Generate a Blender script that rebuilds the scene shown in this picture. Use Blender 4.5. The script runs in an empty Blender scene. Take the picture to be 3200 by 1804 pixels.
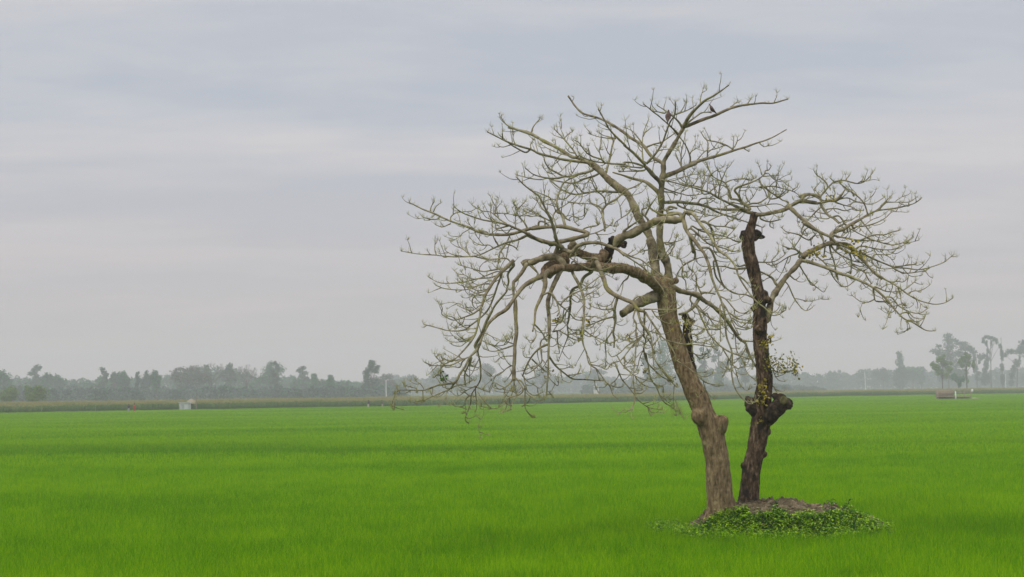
import bpy, bmesh, math, random
import numpy as np
from mathutils import Vector, Matrix, noise

scene = bpy.context.scene
COL = scene.collection
R = math.radians

# ------------------------------------------------------------------ camera
CAM_Z, FPX, HORIZON = 3.6, 4396.0, 1218.0        # eye height (m), focal length and horizon row in photo pixels
PITCH, ROLL = math.atan((HORIZON - 902) / FPX), R(0.7)
f_ = Vector((0, math.cos(PITCH), math.sin(PITCH)))
u0 = Vector((0, -math.sin(PITCH), math.cos(PITCH)))
r0 = Vector((1, 0, 0))
r_ = r0 * math.cos(ROLL) - u0 * math.sin(ROLL)
u_ = r0 * math.sin(ROLL) + u0 * math.cos(ROLL)
cam_data = bpy.data.cameras.new('camera')
cam = bpy.data.objects.new('camera', cam_data)
COL.objects.link(cam)
cam.matrix_world = Matrix(((r_.x, u_.x, -f_.x, 0), (r_.y, u_.y, -f_.y, 0), (r_.z, u_.z, -f_.z, CAM_Z), (0, 0, 0, 1)))
cam_data.sensor_fit = 'HORIZONTAL'
cam_data.sensor_width = 36
cam_data.lens = FPX / 3200 * 36
cam_data.clip_start, cam_data.clip_end = 0.1, 6000
scene.camera = cam


def at(px, py, Y):
    """photo pixel -> world point at distance Y along the view"""
    d = f_ + r_ * ((px - 1600) / FPX) + u_ * ((902 - py) / FPX)
    d = d * (Y / d.y)
    return Vector((d.x, d.y, d.z + CAM_Z))


# ------------------------------------------------------------------ sky, sun, exposure
SUN_EL, SUN_AZ = R(52), R(215)                   # high veiled sun behind the camera's left shoulder
world = bpy.data.worlds.new('World')
scene.world = world
world.use_nodes = True
wn, wl = world.node_tree.nodes, world.node_tree.links
wn.clear()


def W(t, **kw):
    n = wn.new(t)
    for k, v in kw.items():
        setattr(n, k, v)
    return n


def wmath(op, a, b=None, clamp=False):
    n = W('ShaderNodeMath', operation=op, use_clamp=clamp)
    for i, v in enumerate((a, b)):
        if v is None:
            continue
        if isinstance(v, (int, float)):
            n.inputs[i].default_value = v
        else:
            wl.new(v, n.inputs[i])
    return n.outputs[0]


tc = W('ShaderNodeTexCoord')
sep = W('ShaderNodeSeparateXYZ')
wl.new(tc.outputs['Generated'], sep.inputs[0])
zc = wmath('MAXIMUM', sep.outputs[2], 0.0)
den = wmath('ADD', zc, 0.09)
cu, cv = wmath('DIVIDE', sep.outputs[0], den), wmath('DIVIDE', sep.outputs[1], den)
cxy = W('ShaderNodeCombineXYZ')
wl.new(cu, cxy.inputs[0]); wl.new(cv, cxy.inputs[1])
mp = W('ShaderNodeMapping')
mp.inputs['Scale'].default_value = (0.5, 1.0, 1)
mp.inputs['Rotation'].default_value = (0, 0, R(-7))
mp.inputs['Location'].default_value = (3.1, 0.6, 0)
wl.new(cxy.outputs[0], mp.inputs[0])
nz = W('ShaderNodeTexNoise')
nz.inputs['Scale'].default_value = 1.3
nz.inputs['Detail'].default_value = 5
nz.inputs['Roughness'].default_value = 0.5
nz.inputs['Distortion'].default_value = 0.25
wl.new(mp.outputs[0], nz.inputs['Vector'])
cr = W('ShaderNodeValToRGB')
cr.color_ramp.elements[0].position = 0.42
cr.color_ramp.elements[0].color = (0.515, 0.548, 0.62, 1)
cr.color_ramp.elements[1].position = 0.62
cr.color_ramp.elements[1].color = (0.675, 0.66, 0.685, 1)
nz2 = W('ShaderNodeTexNoise')
nz2.inputs['Scale'].default_value, nz2.inputs['Detail'].default_value, nz2.inputs['Roughness'].default_value = 3.6, 9, 0.62
nz2.inputs['Distortion'].default_value = 0.6
wl.new(mp.outputs[0], nz2.inputs['Vector'])
wl.new(wmath('ADD', wmath('MULTIPLY', nz.outputs[0], 0.76), wmath('MULTIPLY', nz2.outputs[0], 0.24)), cr.inputs[0])
# the cloud deck is dull and warm low down and brightens overhead, as an overcast does
ramp = W('ShaderNodeValToRGB')
e = ramp.color_ramp.elements
e[0].position, e[0].color = 0.0, (0.50, 0.495, 0.50, 1)
e[1].position, e[1].color = 0.13, (1, 1, 1, 1)
wl.new(zc, ramp.inputs[0])
low = W('ShaderNodeMapRange')
low.inputs['From Min'].default_value, low.inputs['From Max'].default_value = 0.0, 0.19
wl.new(zc, low.inputs['Value'])
mixl = W('ShaderNodeMix', data_type='RGBA')
wl.new(low.outputs[0], mixl.inputs['Factor'])
mixl.inputs['A'].default_value = (0.615, 0.54, 0.545, 1)
wl.new(cr.outputs[0], mixl.inputs['B'])
zen = W('ShaderNodeMapRange')
zen.inputs['From Min'].default_value, zen.inputs['From Max'].default_value = 0.28, 0.9
zen.inputs['To Min'].default_value, zen.inputs['To Max'].default_value = 1.0, 2.0
wl.new(zc, zen.inputs['Value'])
vm = W('ShaderNodeVectorMath', operation='SCALE')
wl.new(mixl.outputs['Result'], vm.inputs[0])
wl.new(wmath('MULTIPLY', zen.outputs[0], 10.0), vm.inputs['Scale'])
sky = W('ShaderNodeTexSky', sky_type='NISHITA', sun_disc=False)
sky.sun_elevation, sky.sun_rotation = SUN_EL, SUN_AZ
sky.dust_density = 4
mixs = W('ShaderNodeMix', data_type='RGBA')
mixs.inputs['Factor'].default_value = 0.93       # thin cloud cover over the clear sky
wl.new(sky.outputs[0], mixs.inputs['A'])
wl.new(vm.outputs[0], mixs.inputs['B'])
bg = W('ShaderNodeBackground')
bg.inputs['Strength'].default_value = 0.1
wl.new(mixs.outputs['Result'], bg.inputs['Color'])
wo = W('ShaderNodeOutputWorld')
wl.new(bg.outputs[0], wo.inputs['Surface'])

sl = bpy.data.lights.new('sun', 'SUN')
sl.energy, sl.angle, sl.color = 1.5, R(14), (1.0, 0.95, 0.88)
so = bpy.data.objects.new('sun', sl)
COL.objects.link(so)
sdir = Vector((math.sin(SUN_AZ) * math.cos(SUN_EL), math.cos(SUN_AZ) * math.cos(SUN_EL), math.sin(SUN_EL)))
so.rotation_euler = sdir.to_track_quat('Z', 'Y').to_euler()

vs = scene.view_settings
scene.display_settings.display_device = 'sRGB'
vs.view_transform, vs.look, vs.exposure, vs.gamma = 'Standard', 'None', 0.0, 1.0
vs.use_curve_mapping = False
cy = scene.cycles
cy.max_bounces, cy.diffuse_bounces, cy.glossy_bounces, cy.transmission_bounces = 5, 3, 1, 3
cy.volume_bounces, cy.transparent_max_bounces = 1, 4
cy.caustics_reflective = cy.caustics_refractive = False
cy.use_denoising = True
try:
    cy.denoiser = "OPENIMAGEDENOISE"
    cy.denoising_input_passes = "RGB_ALBEDO_NORMAL"
except Exception:
    pass

# ------------------------------------------------------------------ helpers
rng = np.random.default_rng(7)
random.seed(11)


def tag(o, label=None, cat=None, group=None, kind=None):
    if label: o['label'] = label
    if cat: o['category'] = cat
    if group: o['group'] = group
    if kind: o['kind'] = kind
    return o


def empty(name, loc, label, cat, group=None):
    o = bpy.data.objects.new(name, None)
    COL.objects.link(o)
    o.location = loc
    o.empty_display_size = 0.2
    return tag(o, label, cat, group)


def parent_keep(o, p):
    o.parent = p
    q, loc = p, Vector((0, 0, 0))
    while q:
        loc += q.location
        q = q.parent
    o.location = -loc
    return o


class MB:
    """collects faces and links them as ONE mesh object (world coordinates)"""
    def __init__(s):
        s.v, s.f, s.n, s.c = [], [], 0, []

    def add(s, v, f, c=None):
        v = np.asarray(v, float).reshape(-1, 3)
        s.f.extend([[int(i) + s.n for i in q] for q in f])
        s.v.append(v)
        s.c.append(np.full(len(v), 0.5) if c is None else np.broadcast_to(np.asarray(c, float), (len(v),)))
        s.n += len(v)

    def box(s, c, size, rz=0.0):
        c, h = np.array(c, float), np.array(size, float) / 2
        k = np.array([(x, y, z) for x in (-1, 1) for y in (-1, 1) for z in (-1, 1)], float) * h
        a, b = math.cos(rz), math.sin(rz)
        k = np.stack([k[:, 0] * a - k[:, 1] * b, k[:, 0] * b + k[:, 1] * a, k[:, 2]], 1) + c
        s.add(k, [(0, 1, 3, 2), (4, 6, 7, 5), (0, 4, 5, 1), (2, 3, 7, 6), (0, 2, 6, 4), (1, 5, 7, 3)])

    def tube(s, pts, rad, sides=6, cap=True, c=None):
        p = np.asarray(pts, float)
        rad = np.asarray(rad, float)
        t = np.gradient(p, axis=0)
        t /= np.linalg.norm(t, axis=1)[:, None] + 1e-9
        ref = np.array((0, 1, 0.0)) if abs(t[0][1]) < 0.9 else np.array((1, 0, 0.0))
        a = np.cross(t, ref); a /= np.linalg.norm(a, axis=1)[:, None] + 1e-9
        b = np.cross(t, a)
        th = np.arange(sides) * 2 * math.pi / sides
        ring = a[:, None, :] * np.cos(th)[None, :, None] + b[:, None, :] * np.sin(th)[None, :, None]
        v = (p[:, None, :] + ring * rad[:, None, None]).reshape(-1, 3)
        f = []
        for i in range(len(p) - 1):
            for j in range(sides):
                k = (j + 1) % sides
                f.append((i * sides + j, i * sides + k, (i + 1) * sides + k, (i + 1) * sides + j))
        if cap:
            f.append(tuple(range(sides))[::-1])
            f.append(tuple((len(p) - 1) * sides + j for j in range(sides)))
        s.add(v, f, c)

    def ball(s, c, r, sub=2, squash=(1, 1, 1)):
        bm = bmesh.new()
        bmesh.ops.create_icosphere(bm, subdivisions=sub, radius=1)
        v = np.array([tuple(q.co) for q in bm.verts]) * np.array(squash) * r + np.array(c)
        s.add(v, [[q.index for q in fc.verts] for fc in bm.faces])
        bm.free()

    def mesh(s, name, smooth=True):
        me = bpy.data.meshes.new(name)
        v = np.concatenate(s.v) if s.v else np.zeros((0, 3))
        me.from_pydata(v.tolist(), [], s.f)
        if s.c:
            at_ = me.attributes.new('tint', 'FLOAT', 'POINT')
            at_.data.foreach_set('value', np.concatenate(s.c).astype(np.float32))
        if smooth:
            me.polygons.foreach_set('use_smooth', np.ones(len(me.polygons), bool))
        me.update()
        return me

    def build(s, name, mat, parent=None, smooth=True, origin=None):
        me = s.mesh(name, smooth)
        me.materials.append(mat)
        o = bpy.data.objects.new(name, me)
        COL.objects.link(o)
        if parent is not None:
            parent_keep(o, parent)
        elif origin is not None:
            me.transform(Matrix.Translation(-Vector(origin)))
            o.location = origin
        return o


def catmull(P, step):
    """smooth path through control rows (any columns; the first three are the position)"""
    P = np.asarray(P, float)
    if len(P) == 2:
        P = np.array([P[0], (P[0] + P[1]) / 2, P[1]])
    Q = np.vstack([2 * P[0] - P[1], P, 2 * P[-1] - P[-2]])
    out = []
    for i in range(1, len(Q) - 2):
        p0, p1, p2, p3 = Q[i - 1:i + 3]
        n = max(2, int(np.linalg.norm(p2[:3] - p1[:3]) / step) + 1)
        t = np.linspace(0, 1, n, endpoint=False)[:, None]
        out.append(0.5 * (2 * p1 + (p2 - p0) * t + (2 * p0 - 5 * p1 + 4 * p2 - p3) * t * t + (3 * p1 - p0 - 3 * p2 + p3) * t ** 3))
    out.append(P[-1:])
    return np.vstack(out)


# ------------------------------------------------------------------ materials
def mat_new(name):
    m = bpy.data.materials.new(name)
    m.use_nodes = True
    nt = m.node_tree
    return m, nt, nt.nodes, nt.links, nt.nodes['Principled BSDF']


def noise_mat(name, cols, scale=4.0, stretch=(1, 1, 1), detail=6, rough=0.9, bump=0.0, bump_scale=30.0, coord='Object',
              pos=(0.3, 0.5, 0.7), patch=None, translucent=0.0, tint=0.0, spec=0.2, dist=0.0):
    """rough natural surface: three-tone noise, optional patches of a second colour, bump"""
    m, nt, N, L, b = mat_new(name)
    tc = N.new('ShaderNodeTexCoord')
    if coord == 'World':
        g = N.new('ShaderNodeNewGeometry'); src = g.outputs['Position']
    else:
        src = tc.outputs[coord]
    mp = N.new('ShaderNodeMapping'); mp.inputs['Scale'].default_value = stretch
    L.new(src, mp.inputs[0])
    nz = N.new('ShaderNodeTexNoise')
    nz.inputs['Scale'].default_value, nz.inputs['Detail'].default_value, nz.inputs['Roughness'].default_value = scale, detail, 0.62
    nz.inputs['Distortion'].default_value = dist
    L.new(mp.outputs[0], nz.inputs['Vector'])
    cr = N.new('ShaderNodeValToRGB')
    el = cr.color_ramp.elements
    el[0].position, el[0].color = pos[0], (*cols[0], 1)
    el[1].position, el[1].color = pos[-1], (*cols[-1], 1)
    for p_, c_ in list(zip(pos, cols))[1:-1]:
        q = el.new(p_); q.color = (*c_, 1)
    fac = nz.outputs[0]
    if tint:
        at_ = N.new('ShaderNodeAttribute'); at_.attribute_name = 'tint'
        ma = N.new('ShaderNodeMath'); ma.operation = 'MULTIPLY_ADD'
        sb = N.new('ShaderNodeMath'); sb.operation = 'SUBTRACT'; sb.inputs[1].default_value = 0.5
        L.new(at_.outputs['Fac'], sb.inputs[0])
        L.new(sb.outputs[0], ma.inputs[0]); ma.inputs[1].default_value = tint
        L.new(nz.outputs[0], ma.inputs[2])
        fac = ma.outputs[0]
    L.new(fac, cr.inputs[0])
    col = cr.outputs[0]
    if patch:
        pc, psc, plo, phi = patch
        pn = N.new('ShaderNodeTexNoise')
        pn.inputs['Scale'].default_value, pn.inputs['Detail'].default_value = psc, 4
        L.new(src, pn.inputs['Vector'])
        mr = N.new('ShaderNodeMapRange')
        mr.inputs['From Min'].default_value, mr.inputs['From Max'].default_value = plo, phi
        L.new(pn.outputs[0], mr.inputs['Value'])
        mx = N.new('ShaderNodeMix'); mx.data_type = 'RGBA'
        L.new(mr.outputs[0], mx.inputs['Factor']); L.new(col, mx.inputs['A']); mx.inputs['B'].default_value = (*pc, 1)
        col = mx.outputs['Result']
    L.new(col, b.inputs['Base Color'])
    b.inputs['Roughness'].default_value = rough
    b.inputs['Specular IOR Level'].default_value = spec
    if bump:
        bn = N.new('ShaderNodeTexNoise'); bn.inputs['Scale'].default_value, bn.inputs['Detail'].default_value = bump_scale, 5
        L.new(mp.outputs[0], bn.inputs['Vector'])
        bp = N.new('ShaderNodeBump'); bp.inputs['Strength'].default_value = bump; bp.inputs['Distance'].default_value = 0.02
        L.new(bn.outputs[0], bp.inputs['Height']); L.new(bp.outputs[0], b.inputs['Normal'])
    if translucent:
        tr = N.new('ShaderNodeBsdfTranslucent'); L.new(col, tr.inputs['Color'])
        ms = N.new('ShaderNodeMixShader'); ms.inputs[0].default_value = translucent
        L.new(b.outputs[0], ms.inputs[1]); L.new(tr.outputs[0], ms.inputs[2])
        L.new(ms.outputs[0], N['Material Output'].inputs['Surface'])
    return m


def plain(name, col, rough=0.7, var=0.12):
    lo, hi = tuple(c * (1 - var) for c in col), tuple(min(1, c * (1 + var)) for c in col)
    return noise_mat(name, [lo, col, hi], scale=5, rough=rough)


M = {}
M['bark_brown'] = noise_mat('brown_bark', [(0.034, 0.023, 0.012), (0.205, 0.142, 0.075), (0.39, 0.295, 0.175)], scale=10, stretch=(1.6, 1.6, 0.5),
                            detail=9, bump=0.7, bump_scale=14, pos=(0.27, 0.5, 0.76), patch=((0.33, 0.27, 0.14), 4.5, 0.58, 0.68))
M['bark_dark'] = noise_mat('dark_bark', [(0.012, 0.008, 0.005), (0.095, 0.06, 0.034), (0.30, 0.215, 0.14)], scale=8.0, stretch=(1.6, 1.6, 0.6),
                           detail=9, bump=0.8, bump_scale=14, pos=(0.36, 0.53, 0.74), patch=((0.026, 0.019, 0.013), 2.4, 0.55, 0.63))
M['bark_limb'] = noise_mat('limb_bark', [(0.065, 0.05, 0.028), (0.225, 0.185, 0.11), (0.39, 0.345, 0.225)], scale=5, detail=8, bump=0.6, bump_scale=16,
                           patch=((0.24, 0.225, 0.06), 2.3, 0.54, 0.72))
M['bark_branch'] = noise_mat('branch_bark', [(0.09, 0.076, 0.043), (0.25, 0.222, 0.125), (0.40, 0.37, 0.23)], scale=7, detail=6,
                             patch=((0.24, 0.235, 0.06), 1.8, 0.55, 0.70))
M['bark_twig'] = noise_mat('twig_bark', [(0.13, 0.112, 0.062), (0.28, 0.25, 0.14), (0.43, 0.395, 0.225)], scale=6, detail=3,
                           patch=((0.26, 0.26, 0.08), 1.4, 0.55, 0.70))
M['black_rot'] = noise_mat('black_rot', [(0.010, 0.007, 0.005), (0.04, 0.028, 0.018), (0.13, 0.095, 0.062)], scale=8, detail=7, bump=0.8)
M['cut_wood'] = noise_mat('cut_wood', [(0.04, 0.035, 0.015), (0.11, 0.10, 0.04), (0.22, 0.19, 0.09)], scale=9, detail=6, bump=0.4)
M['bud'] = noise_mat('pale_shoots', [(0.36, 0.34, 0.12), (0.50, 0.49, 0.20), (0.62, 0.59, 0.32)], scale=3, rough=0.7, translucent=0.35)
M['yellow_leaf'] = noise_mat('yellow_green_leaf', [(0.16, 0.17, 0.025), (0.28, 0.27, 0.04), (0.42, 0.34, 0.06)], scale=4, rough=0.7, translucent=0.35, tint=0.8)
M['moss'] = noise_mat('yellow_moss', [(0.16, 0.14, 0.02), (0.30, 0.24, 0.03), (0.42, 0.34, 0.06)], scale=9, rough=0.9, tint=0.5)
M['soil'] = noise_mat('dry_soil', [(0.028, 0.02, 0.010), (0.125, 0.095, 0.05), (0.29, 0.235, 0.14)], scale=4.2, detail=10, bump=1.0, bump_scale=9,
                      patch=((0.34, 0.20, 0.075), 1.1, 0.66, 0.74))
# ------------------------------------------------------------------ the two bare trees
TILES = {'A': (1200, 550), 'B': (1200, 850), 'C': (1200, 1100), 'D': (1500, 270), 'E': (1650, 500), 'F': (1600, 750), 'G': (1600, 1000),
         'H': (1950, 250), 'I': (2050, 500), 'J': (2000, 750), 'K': (2000, 1000), 'L': (2500, 500), 'M': (2450, 750), 'N': (2100, 1200)}
TREE_Y = 33.0
PXM = TREE_Y / FPX                                # metres per photo pixel at the trees

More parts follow.
